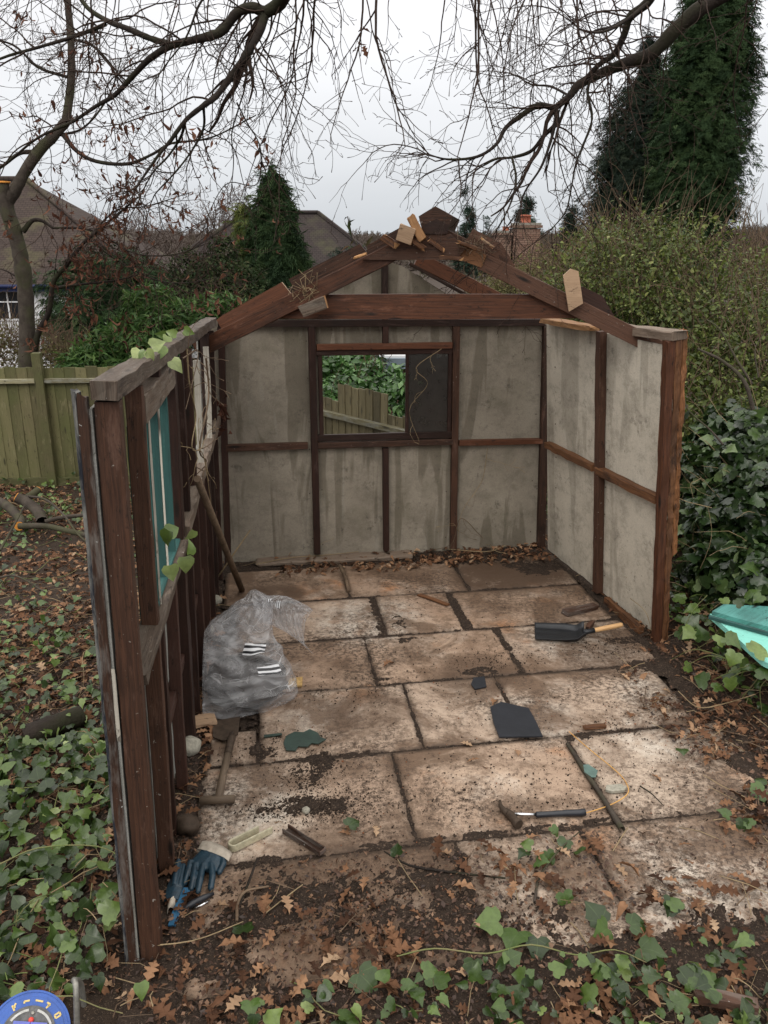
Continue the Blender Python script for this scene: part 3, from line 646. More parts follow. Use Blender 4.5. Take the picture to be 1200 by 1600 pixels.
part('rafter', ['wood_red'], lambda m: wb(m, KW, (652, 404), (782, 470), .10, .045, .05, jit=.002))
part('rafter', ['wood_brown'], lambda m: wb(m, KW, (420, 478), (606, 385), .09, .045, .02, jit=.002))
part('rafter', ['wood_brown'], lambda m: wb(m, KW, (640, 412), (742, 468), .022, .05, .056, jit=.001))
part('tie_beam', ['wood_red'], lambda m: pp(m, TW, [(388, 498), (470, 460.5), (640, 459.5), (870, 460), (957, 497), (700, 499)], .045, -.047))
part('gusset', ['wood_brown'], lambda m: pp(m, TW, [(566, 406), (625, 377), (657, 365), (703, 365), (728, 388), (712, 406)], .02, .022))
part('ridge_board', ['wood_brown'], lambda m: pp(m, TW, [(654, 338), (680, 322), (708, 338), (699, 358), (697, 372), (662, 372), (660, 362)], .9, .01))
part('ridge_board', ['wood_dark'], lambda m: pp(m, TW, [(662, 352), (682, 342), (702, 352), (697, 366), (664, 366)], .05, .03))
for pg, mt in (([(338, 500), (350, 491), (440, 441), (456, 461), (388, 499), (346, 514)], 'wood_red'), ([(451, 436), (562, 381), (576, 398), (465, 461)], 'wood_brown'), ([(573, 384), (626, 355), (642, 366), (636, 376), (576, 404)], 'wood_brown'),
               ([(739, 357), (784, 381), (806, 418), (778, 406), (723, 385)], 'wood_brown'), ([(890, 452), (911, 448), (942, 463), (960, 494), (947, 500), (907, 474)], 'wood_dark')):
    part('roof_board', [mt, 'wood_pale'], lambda m: pp(m, TW, pg, .022, -.05 if pg[0][0] < 500 or pg[0][0] > 800 else -.052, 0, 1 if mt == 'wood_red' else 0, RU if pg[0][0] < 650 else RD))
for a, b, wd, tk, off, mt in (((622, 362), (645, 370), .095, .05, .10, 'wood_pale'), ((640, 338), (660, 374), .05, .045, .09, 'wood_raw'), ((470, 487), (508, 472), .075, .05, .10, 'wood_grey')):
    part('block', [mt, 'wood_raw'], lambda m: wb(m, TW, a, b, wd, tk, off, em=1, jit=.003, split=.008))
part('block', ['wood_pale'], lambda m: pp(m, TW, [(880, 431), (892, 420), (904, 424), (911, 474), (889, 487)], .045, .06), 'short pale offcut standing up from the rafter')
part('base_strip', ['wood_rotten'], lambda m: m.plank(G(948, 938, .02), G(1002, 985, .03), .05, .04, (0, 0, 1), jit=.004))
for a, b, wd, mt in (((672, 376), (694, 392), .025, 'wood_rotten'), ((716, 378), (752, 392), .02, 'wood_rotten'), ((600, 372), (618, 384), .04, 'wood_rotten'), ((690, 402), (722, 404), .025, 'wood_rotten'), ((640, 372), (662, 388), .03, 'wood_rotten'), ((755, 374), (770, 386), .012, 'wood_pale'), ((552, 404), (572, 396), .012, 'wood_raw')):
    part('splinter', [mt, 'wood_raw'], lambda m: wb(m, TW, a, b, wd, .018, .05 + random.random() * .03, em=1, jit=.004, split=.02))
# nails
mb = MB()
for px, py in ((640, 478), (662, 484), (495, 470), (870, 478), (1015, 532), (715, 392), (350, 520), (430, 488), (300, 545), (690, 344)):
    a = TW.hit(px, py, .0); MB().tube([a, a + TW.n * .006], .004, 6).build('nail', ['rust_dark'], hut)

# ------------------------------------------------------------------ leaf templates and scatter
def fan(outline, droop=.15, fold=.12):
    """leaf from a half-free outline: list of (x,y); centre line along y"""
    pts = [(0.0, .45)] + outline; v = []
    for x, y in pts: v.append((x, y, -droop * (y - .2) ** 2 - droop * x * x + fold * abs(x)))
    f = [(0, i, i + 1) for i in range(1, len(pts) - 1)] + [(0, len(pts) - 1, 1)]
    return np.array(v), np.array(f)
def sym(half): return half + [(-x, y) for x, y in reversed(half) if x > 1e-6]
IVY = fan(sym([(0, .02), (.17, -.12), (.38, -.10), (.55, .06), (.45, .22), (.52, .42), (.36, .56), (.17, .78), (.0, 1.0)]), .65, .42)
IVY2 = fan(sym([(0, 0), (.30, -.06), (.46, .18), (.42, .42), (.22, .72), (.0, 1.0)]), .6, .45)
_t = np.linspace(0, 1, 23); _env = .34 * np.sin(np.pi * _t ** .85) ** .75 * (.62 + .5 * _t); _x = _env * (.66 + .36 * np.cos(_t * 2 * np.pi * 3.6 + .9)) + .012
OAK = fan(sym([(0, -.12), (.015, -.05)] + [(float(a), float(b)) for a, b in zip(_x[1:-1], _t[1:-1])] + [(0, 1.0)]), .5, .45)
OAK2 = fan(sym([(0, -.05), (.10, .10), (.16, .3), (.28, .5), (.20, .75), (0, 1.0)]), 1.2, .8)
LEAF = (np.array([(0, 0, 0), (.24, .35, .08), (.20, .7, .03), (0, 1, -.12), (-.20, .7, .03), (-.24, .35, .08), (0, .5, -.02)]), np.array([(6, 0, 1), (6, 1, 2), (6, 2, 3), (6, 3, 4), (6, 4, 5), (6, 5, 0)]))
SLIM = (np.array([(0, 0, 0), (.11, .4, .03), (0, 1, -.15), (-.11, .4, .03)]), np.array([(0, 1, 2), (0, 2, 3)]))
DIA = (np.array([(0, 0, 0), (.3, .45, .06), (0, 1, -.05), (-.3, .45, .06)]), np.array([(0, 1, 2), (0, 2, 3)]))
def spray(nl, spread, w_, droop):
    v, f = [], []
    rr = np.random.RandomState(3)
    for i in range(nl):
        t = i / (nl - 1); side = -1 if i % 2 else 1; y0 = t * .75; L = (1 - t * .55) * .45 * (.7 + .5 * rr.rand()); a = side * spread * (1 - .5 * t)
        dx, dy = math.sin(a) * L, math.cos(a) * L; nx_, ny_ = math.cos(a) * w_, -math.sin(a) * w_; b = len(v); z0 = -droop * y0 ** 2
        v += [(0, y0, z0), (dx * .5 + nx_, y0 + dy * .5 + ny_, z0 + .02 - droop * .3 * L), (dx, y0 + dy, z0 - droop * L), (dx * .5 - nx_, y0 + dy * .5 - ny_, z0 + .02 - droop * .3 * L)]
        f += [(b, b + 1, b + 2), (b, b + 2, b + 3)]
    return np.array(v), np.array(f)
SPRAY = spray(11, .95, .035, .35); SPRAYD = spray(9, .7, .03, .8)
def basis(nrm, fwd):
    z = nrm / np.linalg.norm(nrm, axis=1, keepdims=True); y = fwd - z * (fwd * z).sum(1, keepdims=True); y /= np.linalg.norm(y, axis=1, keepdims=True) + 1e-9
    return np.stack([np.cross(y, z), y, z], 2)
def scatter(t, pos, nrm, fwd, scale, rnd=None, xs=None):
    tv, tf = t; B = basis(nrm, fwd); n = len(pos)
    loc = tv[None] * np.asarray(scale)[:, None, None]
    if xs is None and n > 1: xs = np.random.RandomState(4).uniform(.8, 1.2, n)
    if xs is not None: loc = loc * np.stack([xs, np.ones(n), np.random.RandomState(5).uniform(.3, 1.8, n)], 1)[:, None, :]
    V = np.einsum('nij,nkj->nki', B, loc) + pos[:, None]
    Fc = tf[None] + (np.arange(n) * len(tv))[:, None, None]
    rnd = RS.rand(n) if rnd is None else rnd
    return V.reshape(-1, 3), Fc.reshape(-1, 3), np.repeat(rnd, len(tv)), np.tile(tv[:, :2], (n, 1))
def join(parts):
    V, Fc, A_, U_, o = [], [], [], [], 0
    for v, f, a, u in parts: V.append(v); Fc.append(f + o); A_.append(a); U_.append(u); o += len(v)
    return np.concatenate(V), np.concatenate(Fc), np.concatenate(A_), np.concatenate(U_)
def leaves(name, parts, mat, parent=None, origin=None):
    V, Fc, a, u = join(parts); return npmesh(name, V, Fc, [mat], parent, origin, {'rnd': a}, u)
def rv(n, s=1.0): return RS.normal(0, s, (n, 3))
def tubes(name, lines, mat, parent=None, sides=4, origin=None):
    """lines: list of (points Nx3, radii N)"""
    V, Fc, o = [], [], 0; ang = np.arange(sides) * 2 * np.pi / sides; ca, sa = np.cos(ang), np.sin(ang)
    for P_, r_ in lines:
        P_ = np.asarray(P_, float); r_ = np.asarray(r_, float); n = len(P_)
        d = np.gradient(P_, axis=0); d /= np.linalg.norm(d, axis=1, keepdims=True) + 1e-9
        ref = np.array([0, 0, 1.0]) if abs(d[0, 2]) < .9 else np.array([1.0, 0, 0])
        x = ref - d * (d @ ref)[:, None]; bad = np.linalg.norm(x, axis=1) < .05; x[bad] = np.cross(d[bad], [0, 1, .3]); x /= np.linalg.norm(x, axis=1, keepdims=True); y = np.cross(d, x)
        ring = P_[:, None] + (x[:, None] * ca[None, :, None] + y[:, None] * sa[None, :, None]) * r_[:, None, None]
        V.append(ring.reshape(-1, 3)); k = np.arange(n - 1)[:, None] * sides; i = np.arange(sides)[None]; j = (i + 1) % sides
        Fc.append(np.stack([k + i, k + j, k + sides + j, k + sides + i], 2).reshape(-1, 4) + o); o += n * sides
    return npmesh(name, np.concatenate(V), np.concatenate(Fc), [mat], parent, origin, smooth=True)
def smooth_path(pts, n=6):
    pts = [np.array(p, float) for p in pts]; out_ = []
    P_ = [2 * pts[0] - pts[1]] + pts + [2 * pts[-1] - pts[-2]]
    for i in range(1, len(P_) - 2):
        for k in range(n):
            t = k / n; a, b, c, d = P_[i - 1], P_[i], P_[i + 1], P_[i + 2]
            out_.append(.5 * ((2 * b) + (c - a) * t + (2 * a - 5 * b + 4 * c - d) * t * t + (3 * b - a - 3 * c + d) * t ** 3))
    out_.append(pts[-1]); return np.array(out_)

# ------------------------------------------------------------------ ground cover
def gpts(n, fn):
    """rejection sample x,y with density fn in [0,1]"""
    out_ = np.zeros((0, 2))
    while len(out_) < n:
        x = RS.uniform(-4.6, 4.2, n * 3); y = RS.uniform(1.35, 10.0, n * 3)
        ok = (RS.rand(len(x)) < fn(x, y)) & (np.abs(x) < .50 * y + .75) & ~((np.hypot(x + 1.02, y - 1.78) < .36)); out_ = np.vstack([out_, np.stack([x, y], 1)[ok]])
    return out_[:n]
def groundpos(xy, lift):
    x, y = xy[:, 0], xy[:, 1]; u, v = toUV(x, y); onslab = (u > -.35) & (u < 2.3) & (v > 2.2) & (v < 6.02)
    z = np.where(onslab, .006, height(x, y)); ins = (u > U0) & (u < U1) & (v > V0) & (v < V1)
    iu = np.clip(((u - U0) / (U1 - U0) * (nu - 1)).astype(int), 0, nu - 1); iv_ = np.clip(((v - V0) / (V1 - V0) * (nv - 1)).astype(int), 0, nv - 1)
    z = np.where(ins, np.maximum(z, hh[iv_, iu] + .002), z); return np.stack([x, y, z + lift], 1)
def outside(x, y):
    """0..1 mask of ground outside the hut and paving"""
    u, v = toUV(x, y)
    return 1 - ((u > -.42) & (u < 2.38) & (v > 2.12) & (v < 6.2)).astype(float)
def f_ivy(x, y):
    u, v = toUV(x, y); lf = (u < -.62) * np.clip(.35 + .9 * (fbm(x * 1.1 + 3, y * 1.1, 3) - .38) * 2, .05, 1) * np.where(y > 5, .40, 1); lf = lf * np.where((y < 3.6) , 1, .5)
    fr_ = (v < 2.22) * np.clip(1.5 - np.abs(v - 1.95) * 1.2, .25, 1) * .55 * np.clip(-.6 + 2.4 * fbm(x * 2, y * 2 + 7, 3), 0, 1)
    rt = (u > 2.62) * (v > 2.9) * .9
    return np.maximum(np.maximum(lf, fr_), rt) * outside(x, y)
def near_sort(xy): return xy
xy = gpts(11500, f_ivy); n = len(xy)
lift = RS.uniform(.015, .11, n) * np.where(xy[:, 1] < 2.3, 1.0, 1.1)
pos = groundpos(xy, lift); nrm = rv(n, .42) + np.array([0, -.35, 1.0]); sc_ = RS.uniform(.020, .062, n) * np.where((xy[:, 1] < 3.4) & (xy[:, 0] < -.8), 1.3, 1.0)
k = int(n * .7)
rnd = np.clip(RS.beta(1.6, 2.4, n), 0, 1)
ivy = leaves('ivy_ground_cover', [scatter(IVY, pos[:k], nrm[:k], rv(k), sc_[:k], rnd[:k]), scatter(IVY2, pos[k:], nrm[k:], rv(n - k), sc_[k:], rnd[k:])], 'ivy_leaf')
tag(ivy, 'green ivy creeping over the soil round the hut', 'ivy', kind='stuff')
lines = []
for x, y in gpts(1100, f_ivy):
    a = RS.uniform(0, 6.28); L = RS.uniform(.25, .8); P_ = []; z0 = RS.uniform(.02, .06)
    for k in range(9):
        P_.append((x, y, hz(x, y) + z0 + .03 * math.sin(k * .9 + x * 9))); a += RS.normal(0, .28); x += math.cos(a) * L / 9; y += math.sin(a) * L / 9
    P_ = np.array(P_); u, v = toUV(P_[:, 0], P_[:, 1])
    if ((u > -.45) & (u < 2.4) & (v > 2.4) & (v < 6.2)).any(): continue
    lines.append((P_, np.full(9, RS.uniform(.0012, .0032))))
h_ = len(lines) // 2
tubes('ivy_stems', lines[:h_], 'vine_green', ivy, 4); tubes('ivy_stems', lines[h_:], 'vine_pale', ivy, 4)
def f_oak(x, y):
    u, v = toUV(x, y); o = outside(x, y) * (v > 2.15) * np.clip(.15 + 1.3 * fbm(x * 1.4 + 9, y * 1.4, 3), 0, 1) * np.where(u < -.6, .9, .7)
    fr_ = (v < 2.75) * np.clip(1.25 - (v - 1.9) * 1.1, 0, 1) * np.clip(.2 + 1.7 * (fbm(x * 2.6, y * 2.6, 3) - .3), 0, 1)
    fr_ = fr_ * np.where((v > 2.2) & (u > 1.2) & (v > 2.45), .25, 1)
    edge_r = (u > 1.95) * (u < 2.6) * (v < 4.3) * (v > 2.2) * np.clip(2.2 * (fbm(x * 3, y * 3, 3) - .32), 0, 1)
    back = (v > 5.86) * (v < 6.2) * (u > .1) * 1.6; lw_ = (u < -.33) * (u > -.6) * .45 * (v < 5.5)
    return np.clip(np.maximum.reduce([o, fr_, edge_r, back * .6, lw_]) , 0, 1)
xy = gpts(16000, f_oak); n = len(xy); u, v = toUV(xy[:, 0], xy[:, 1]); ons = (v > 2.1) & (u > -.5) & (u < 2.4)
keep = ~(ons & (v < 5.84) & (v > 2.9) & (u > -.3) & (u < 2.0)); xy = xy[keep]; n = len(xy)
pos = groundpos(xy, RS.uniform(.004, .028, n)); nrm = rv(n, .33) + np.array([0, 0, 1.0]); sc_ = RS.uniform(.045, .095, n) * np.where(xy[:, 1] > 5.5, .8, 1)
k = int(n * .86); rnd = RS.beta(1.3, 1.7, n)
tag(leaves('fallen_leaves', [scatter(OAK, pos[:k], nrm[:k], rv(k), sc_[:k], rnd[:k], RS.uniform(.7, 1.2, k)), scatter(OAK2, pos[k:], nrm[k:], rv(n - k), sc_[k:], rnd[k:], RS.uniform(.5, 1.2, n - k))], 'oak_leaf'),
    'brown fallen oak leaves littering the ground', 'leaves', kind='stuff')
def f_mulch(x, y):
    u, v = toUV(x, y); return np.clip(np.maximum(f_oak(x, y) * 1.3, (v < 2.85) * (v > 1.6) * (u < 1.35) * np.clip(3.2 * (fbm(x * 2.2 + 3, y * 2.2, 4) - .30), 0, 1)), 0, 1)
xy = gpts(34000, lambda x, y: f_mulch(x, y) * (y < 5.5)); u, v = toUV(xy[:, 0], xy[:, 1]); xy = xy[~((u > -.3) & (u < 2.0) & (v > 2.8) & (v < 5.9))]; n = len(xy)
tag(leaves('leaf_mulch', [scatter(DIA, groundpos(xy, RS.uniform(.002, .014, n)), rv(n, .35) + np.array([0, 0, 1.]), rv(n), RS.uniform(.008, .030, n), RS.beta(1.2, 1.6, n), RS.uniform(.3, 1.3, n))], 'oak_leaf_wet'), 'dark wet crumbs of rotted leaf over the soil', 'leaf litter', kind='stuff')
xy = gpts(1500, lambda x, y: np.clip(f_oak(x, y) * 1.2, 0, 1) * (y < 6)); ln_ = []
for x, y in xy:
    a = RS.uniform(0, 6.28); L = RS.uniform(.04, .22); z_ = groundpos(np.array([[x, y]]), .01)[0, 2]; m_ = RS.normal(0, .01, 2)
    ln_.append((np.array([(x, y, z_), (x + math.cos(a) * L / 2 + m_[0], y + math.sin(a) * L / 2 + m_[1], z_ + RS.uniform(.0, .02)), (x + math.cos(a) * L, y + math.sin(a) * L, z_ + RS.uniform(0, .02))]), np.full(3, RS.uniform(.0008, .0028))))
tag(tubes('twig_litter', ln_[:900], 'bark_stick', None, 4), 'small brown twigs among the fallen leaves', 'twigs', kind='stuff')
tag(tubes('straw_litter', ln_[900:], 'vine_pale', None, 4), 'pale straw like stalks among the leaves', 'stalks', kind='stuff')
# crumbs, grit and twig bits lying on the paving
def chunk(nv_=1):
    v = np.array([(1, 0, -.2), (-.5, .8, -.2), (-.5, -.8, -.2), (0, 0, .7), (.4, .5, .45), (-.6, 0, .4)]); f = np.array([(0, 4, 3), (4, 1, 5), (4, 5, 3), (5, 2, 3), (2, 0, 3), (0, 1, 4), (1, 2, 5), (0, 2, 1)])
    return v, f
CH_ = chunk(); BITS = []
def bits(px, py, ru, rv_, n, s0=.003, s1=.010):
    g = G(px, py); a, b = toUV(g.x, g.y); u = a + RS.normal(0, ru, n); v = b + RS.normal(0, rv_, n); pos = np.array([tuple(UVW(p_, q_, .004)) for p_, q_ in zip(u, v)])
    BITS.append(scatter(CH_, pos, rv(n, .4) + np.array([0, 0, 1.]), rv(n), (s0 + (s1 - s0) * RS.rand(n) ** 4) * .62, None, RS.uniform(.5, 1.8, n)))
for a in [(480, 1215, .07, .07, 700), (455, 1262, .12, .05, 900), (520, 1262, .1, .06, 700), (500, 1190, .06, .06, 400), (410, 1170, .12, .12, 400), (700, 1150, .9, .9, 1500), (640, 1020, .3, .5, 600), (900, 1200, .35, .3, 700), (960, 1140, .08, .05, 250), (478, 1156, .07, .03, 260),
          (1000, 1250, .3, .3, 500), (1050, 1120, .2, .2, 500), (780, 1030, .18, .1, 500), (500, 1420, .35, .15, 1400), (680, 1400, .3, .15, 900), (560, 1080, .25, .1, 400), (980, 1010, .25, .08, 700), (600, 1240, .25, .12, 500), (800, 1260, .4, .12, 500)]: bits(*a)
V, Fc, a_, u_ = join(BITS)
tag(npmesh('grit', V, Fc, ['soil_wet']), 'black crumbs of soil and rotted bark on the slabs', 'grit', kind='stuff')
BITS = []
for a in [(700, 1200, .9, .7, 420, .002, .009), (500, 1420, .4, .2, 300, .002, .010), (1000, 1150, .3, .3, 160, .002, .01), (640, 862, .7, .05, 120, .003, .012)]: bits(*a)
V, Fc, a_, u_ = join(BITS); tag(npmesh('rubble_chips', V, Fc, ['terracotta_chip']), 'small reddish chips of rust and brick on the slabs', 'chips', kind='stuff')
BITS = []
for a in [(500, 1430, .45, .15, 260, .002, .007), (850, 1400, .4, .3, 160, .002, .006), (640, 862, .8, .05, 60, .003, .010), (340, 1020, .05, .5, 120, .003, .01)]: bits(*a)
V, Fc, a_, u_ = join(BITS); tag(npmesh('wood_chips', V, Fc, ['wood_pale']), 'pale crumbs of wood and stone in the soil', 'chips', kind='stuff')
# single leaves and litter stems lying on the paving
lp = [(810, 1180), (600, 1040), (720, 1160), (770, 1100), (530, 1300), (585, 1290), (545, 1295), (960, 1350), (1140, 1365), (870, 1395), (800, 1380), (545, 1400), (575, 1420), (730, 1190), (690, 1330), (1000, 1010), (1055, 1055), (840, 1305), (1020, 1210), (760, 1200), (430, 1285), (985, 1120)]
pos = np.array([tuple(G(a, b, .012)) for a, b in lp]); n = len(lp)
tag(leaves('scattered_leaves', [scatter(OAK, pos, rv(n, .25) + np.array([0, 0, 1.]), rv(n), RS.uniform(.05, .09, n), RS.uniform(.5, .95, n))], 'oak_leaf'), 'odd orange brown oak leaves dropped on the slabs', 'leaves', kind='stuff')
lp = [(855, 1330), (830, 1322), (838, 1345), (885, 1312), (908, 1330), (862, 1292), (822, 1330), (1060, 1420), (1050, 1405), (940, 1440), (950, 1450), (985, 1445), (780, 1440), (810, 1455), (840, 1465), (1140, 1275), (1160, 1280), (1175, 1290), (380, 1455), (545, 1290), (620, 1335), (1065, 1170), (880, 1395), (560, 1520), (680, 1540), (820, 1560), (1080, 1540), (1035, 1555), (930, 1560), (1000, 1480), (740, 1500)]
pos = np.array([tuple(G(a, b, .035)) for a, b in lp]); n = len(lp); big = np.array([.085 if b > 1400 else .06 for a, b in lp]) * RS.uniform(.8, 1.15, n)
tag(leaves('ivy_sprigs', [scatter(IVY, pos, rv(n, .35) + np.array([0, -.25, 1.]), rv(n), big, RS.uniform(.1, .7, n))], 'ivy_leaf'), 'loose green ivy leaves lying on the front slabs', 'ivy', kind='stuff')

# ------------------------------------------------------------------ fences
def wall_line(A, B): return Wall(Vector(A), Vector(B), Vector(A) + Vector((0, 0, 1)), room=O_)
def fence(name_label, A, B, ztop, zbot, mat, posts, railz, bw_=.125, top_var=.012, gravel=True, tops=None, origin_lbl=None):
    A = Vector(A); B = Vector(B); W = wall_line(A, B); L = (B - A).length
    root = empty('fence', (A.x, A.y, zbot), name_label, 'fence')
    cuts = [0] + posts + [L]; cuts = sorted(set(cuts))
    for a, b in zip(cuts[:-1], cuts[1:]):
        if b - a < .1: continue
        mb = MB(); s = a + .01
        while s < b - .02:
            e = min(s + bw_, b); t = (tops(s) if tops else ztop) + random.uniform(-top_var, top_var)
            mb.plank(W.P((s + e) / 2, zbot, .0), W.P((s + e) / 2, t, 0), e - s + .012, .011, W.s + W.n * .07, 0, seg=5, jit=.0015, split=.004); s = e
        mb.build('board_panel', [mat], root)
        for rz in railz:
            mb = MB(); mb.plank(W.P(a + .02, rz, .035), W.P(b - .02, rz + random.uniform(-.01, .01), .035), .05, .055, W.u, 0, jit=.002); mb.build('rail', ['fence_rail'], root)
        if gravel: MB().plank(W.P(a, zbot + .02, .03), W.P(b, zbot + .02, .03), .14, .03, W.u, 0).build('gravel_board', ['fence_wood'], root)
    for p_ in posts:
        MB().plank(W.P(p_, zbot - .1, .05), W.P(p_, ztop + .17, .05), .10, .09, W.s, 0, split=.004).build('post', [mat], root)
    return root
FA, FB = Vector((-6.6, 9.3, 0)), Vector((-2.15, 9.65, 0))
pxp = AY(59, 600, 9.4).x; d_ = (FB - FA).normalized()
fence('mossy green close boarded fence on the left below the branches', FA, FB, 1.05, -.34, 'fence_wood', [(pxp - FA.x) / d_.x], [.90], gravel=True)
FC = Vector((-.57, 7.87, 0)); FD = Vector((.42, 6.75, 0)); dd_ = (FC - FD).normalized(); FE = FC + dd_ * 2.2
LD = (FD - FE).length
def tops(s):
    r_ = LD - s; return 1.16 if .62 < r_ < 1.34 else (.98 if r_ <= .62 else 1.0)
fence('weathered board fence behind the hut seen through the window opening', FE, FD, 1.05, -.30, 'fence_back', [], [.86], bw_=.10, gravel=False, tops=tops)

# ------------------------------------------------------------------ houses beyond
def quadroof(mb, pts, m=0):
    """roof plane from 3-4 world points; uv in metres along eaves and up the slope"""
    P_ = [Vector(p) for p in pts]; ux = (P_[1] - P_[0]).normalized(); n = (P_[1] - P_[0]).cross(P_[-1] - P_[0]).normalized(); vx = n.cross(ux)
    b = len(mb.v); mb.v += P_; mb.face(tuple(range(b, b + len(P_))), [((p - P_[0]).dot(ux), (p - P_[0]).dot(vx)) for p in P_], m)
def hiphouse(label, x0, x1, y0, y1, ze, zr, zg, rx0, rx1, roof, wallm, fascia, win=(), cut=None):
    root = empty('house', ((x0 + x1) / 2, (y0 + y1) / 2, zg), label, 'house'); ym = (y0 + y1) / 2; mb = MB(); e = .35
    a, b, c, d = (x0 - e, y0 - e, ze), (x1 + e, y0 - e, ze), (x1 + e, y1 + e, ze), (x0 - e, y1 + e, ze); r0, r1 = (rx0, ym, zr), (rx1, ym, zr)
    quadroof(mb, [a, b, r1, r0]); quadroof(mb, [b, c, r1]); quadroof(mb, [c, d, r0, r1]); quadroof(mb, [d, a, r0]); quadroof(mb, [d, c, b, a])
    rf = mb.build('roof', [roof], root)
    mb = MB()
    for p_, q_ in ((b, r1), (a, r0), (r0, r1)): mb.tube([Vector(p_) + Vector((0, 0, .03)), Vector(q_) + Vector((0, 0, .03))], .11, 6)
    mb.build('ridge_tile', [roof], rf)
    mb = MB(); mb.box(((x0 + x1) / 2, ym, (zg + ze) / 2 - .002), (x1 - x0, y1 - y0, ze - zg - .02)); wl = mb.build('wall', [wallm], root)
    MB().box(((x0 + x1) / 2, y0 - e - .02, ze - .02), (x1 - x0 + 2 * e, .05, .24)).build('fascia', [fascia], root)
    MB().tube([(x0 - e, y0 - e - .10, ze + .03), (x1 + e, y0 - e - .10, ze + .03)], .06, 8).build('gutter', [fascia], root)
    for (wx, wz, ww, wh) in win:
        f_ = MB(); yy = y0 - .012
        for (cx, cz, sx_, sz_) in ((wx, wz + wh / 2, ww, .07), (wx, wz - wh / 2, ww, .07), (wx - ww / 2, wz, .07, wh + .066), (wx + ww / 2, wz, .07, wh + .066), (wx, wz, .05, wh - .08), (wx, wz + wh * .12, ww - .08, .045)): f_.box((cx, yy - (.004 if sx_ > .06 else .001), cz), (sx_, .06, sz_))
        fo = f_.build('window', ['render_white'], root); MB().box((wx, y0 - .006, wz), (ww - .04, .02, wh - .04)).build('pane', ['window_dark'], fo)
    return root
a = AY(240, 452, 30); b_ = AY(40, 285, 34.5)
hl = hiphouse('white rendered house at far left under a big brown tiled hipped roof', -30, a.x - .35, 30.3, 39, 2.43 - 30 * .052, b_.z + .1, -2.4, -26, b_.x, 'roof_brown', 'render_white', 'fascia_navy',
         win=[(AY(8, 478, 30).x, AY(8, 478, 30).z, 1.0, 1.0), (-17.5, .0, 1.4, 1.1), (-21, .0, 1.4, 1.1)])
a = AY(560, 400, 42)
r0, r1 = AY(385, 333, 45), AY(497, 333, 45)
hiphouse('dark tiled hipped house roof rising behind the narrow cypress', AY(215, 450, 42).x, AY(640, 450, 42).x, 42, 48, AY(300, 452, 42).z, r0.z, -3.2, r0.x, r1.x, 'roof_dark', 'render_white', 'fascia_black', win=[(-10.2, -1.2, 1.4, 1.1), (-6, -1.2, 1.4, 1.1)])
root = empty('house', (8.0, 38, -3), 'brick house behind the right hedge with two chimneys', 'house')
mb = MB(); quadroof(mb, [(5.2, 35.6, 0), (12.5, 35.6, 0), (12.5, 38, 1.5), (5.2, 38, 1.5)]); quadroof(mb, [(12.5, 40.4, 0), (5.2, 40.4, 0), (5.2, 38, 1.5), (12.5, 38, 1.5)]); rf = mb.build('roof', ['roof_brown'], root)
mb = MB(); mb.box((8.85, 38, -1.5), (6.9, 4.6, 2.98)); mb.build('wall', ['brick'], root)
for (px, w_, ytop, m_) in ((822, 1.12, 349, 1), (786, .62, 361, .45)):
    c = AY(px, ytop, 37.0); mb = MB(); t = c.z
    mb.prism([(c.x - w_ / 2, 36.6, -.2), (c.x + w_ / 2, 36.6, -.2), (c.x + w_ / 2, 36.6, t - .22), (c.x - w_ / 2, 36.6, t - .22)], (0, .9, 0), 0, (1, 0, 0), (0, 0, 1))
    mb.box((c.x, 37.05, t - .13), (w_ + .14, 1.04, .1)); mb.box((c.x, 37.05, t - .03), (w_ + .04, .94, .09), 1)
    ch = mb.build('chimney', ['brick', 'mortar'], rf)
    # pots stand on the stack
    n_ = 2 if m_ == 1 else 1
    for i in range(n_):
        x = c.x - .12 + i * .2 if m_ == 1 else c.x + .1; hh_ = .34 * (1 if m_ == 1 else .5)
        MB().tube([(x, 36.9 + i * .3, t), (x, 36.9 + i * .3, t + hh_ * .15), (x, 36.9 + i * .3, t + hh_ * .8), (x, 36.9 + i * .3, t + hh_ * .82), (x, 36.9 + i * .3, t + hh_), (x, 36.9 + i * .3, t + hh_ - .03)], [.17, .15, .13, .16, .16, .11], 14).build('chimney_pot', ['terracotta'], root)
# flat roofed outbuilding seen through the window
c = AY(606, 566, 16); root = empty('garage', (c.x + 1.0, 17.5, -2.2), 'low flat roofed garage glimpsed through the hut window', 'garage')
MB().box((c.x + 2.2, 17.5, c.z), (5.2, 3.4, .20)).build('roof', ['fascia_grey'], root); MB().box((c.x + 2.3, 17.5, c.z + .12), (5.0, 3.2, .05)).build('roof_edge', ['render_white'], root)
MB().box((c.x + 2.3, 17.6, (c.z - 2.3) / 2), (4.6, 2.9, c.z + 2.1)).build('wall', ['brick'], root)
MB().box((c.x + 1.6, 16.12, c.z - .45), (2.0, .06, .6)).build('window', ['window_dark'], root)

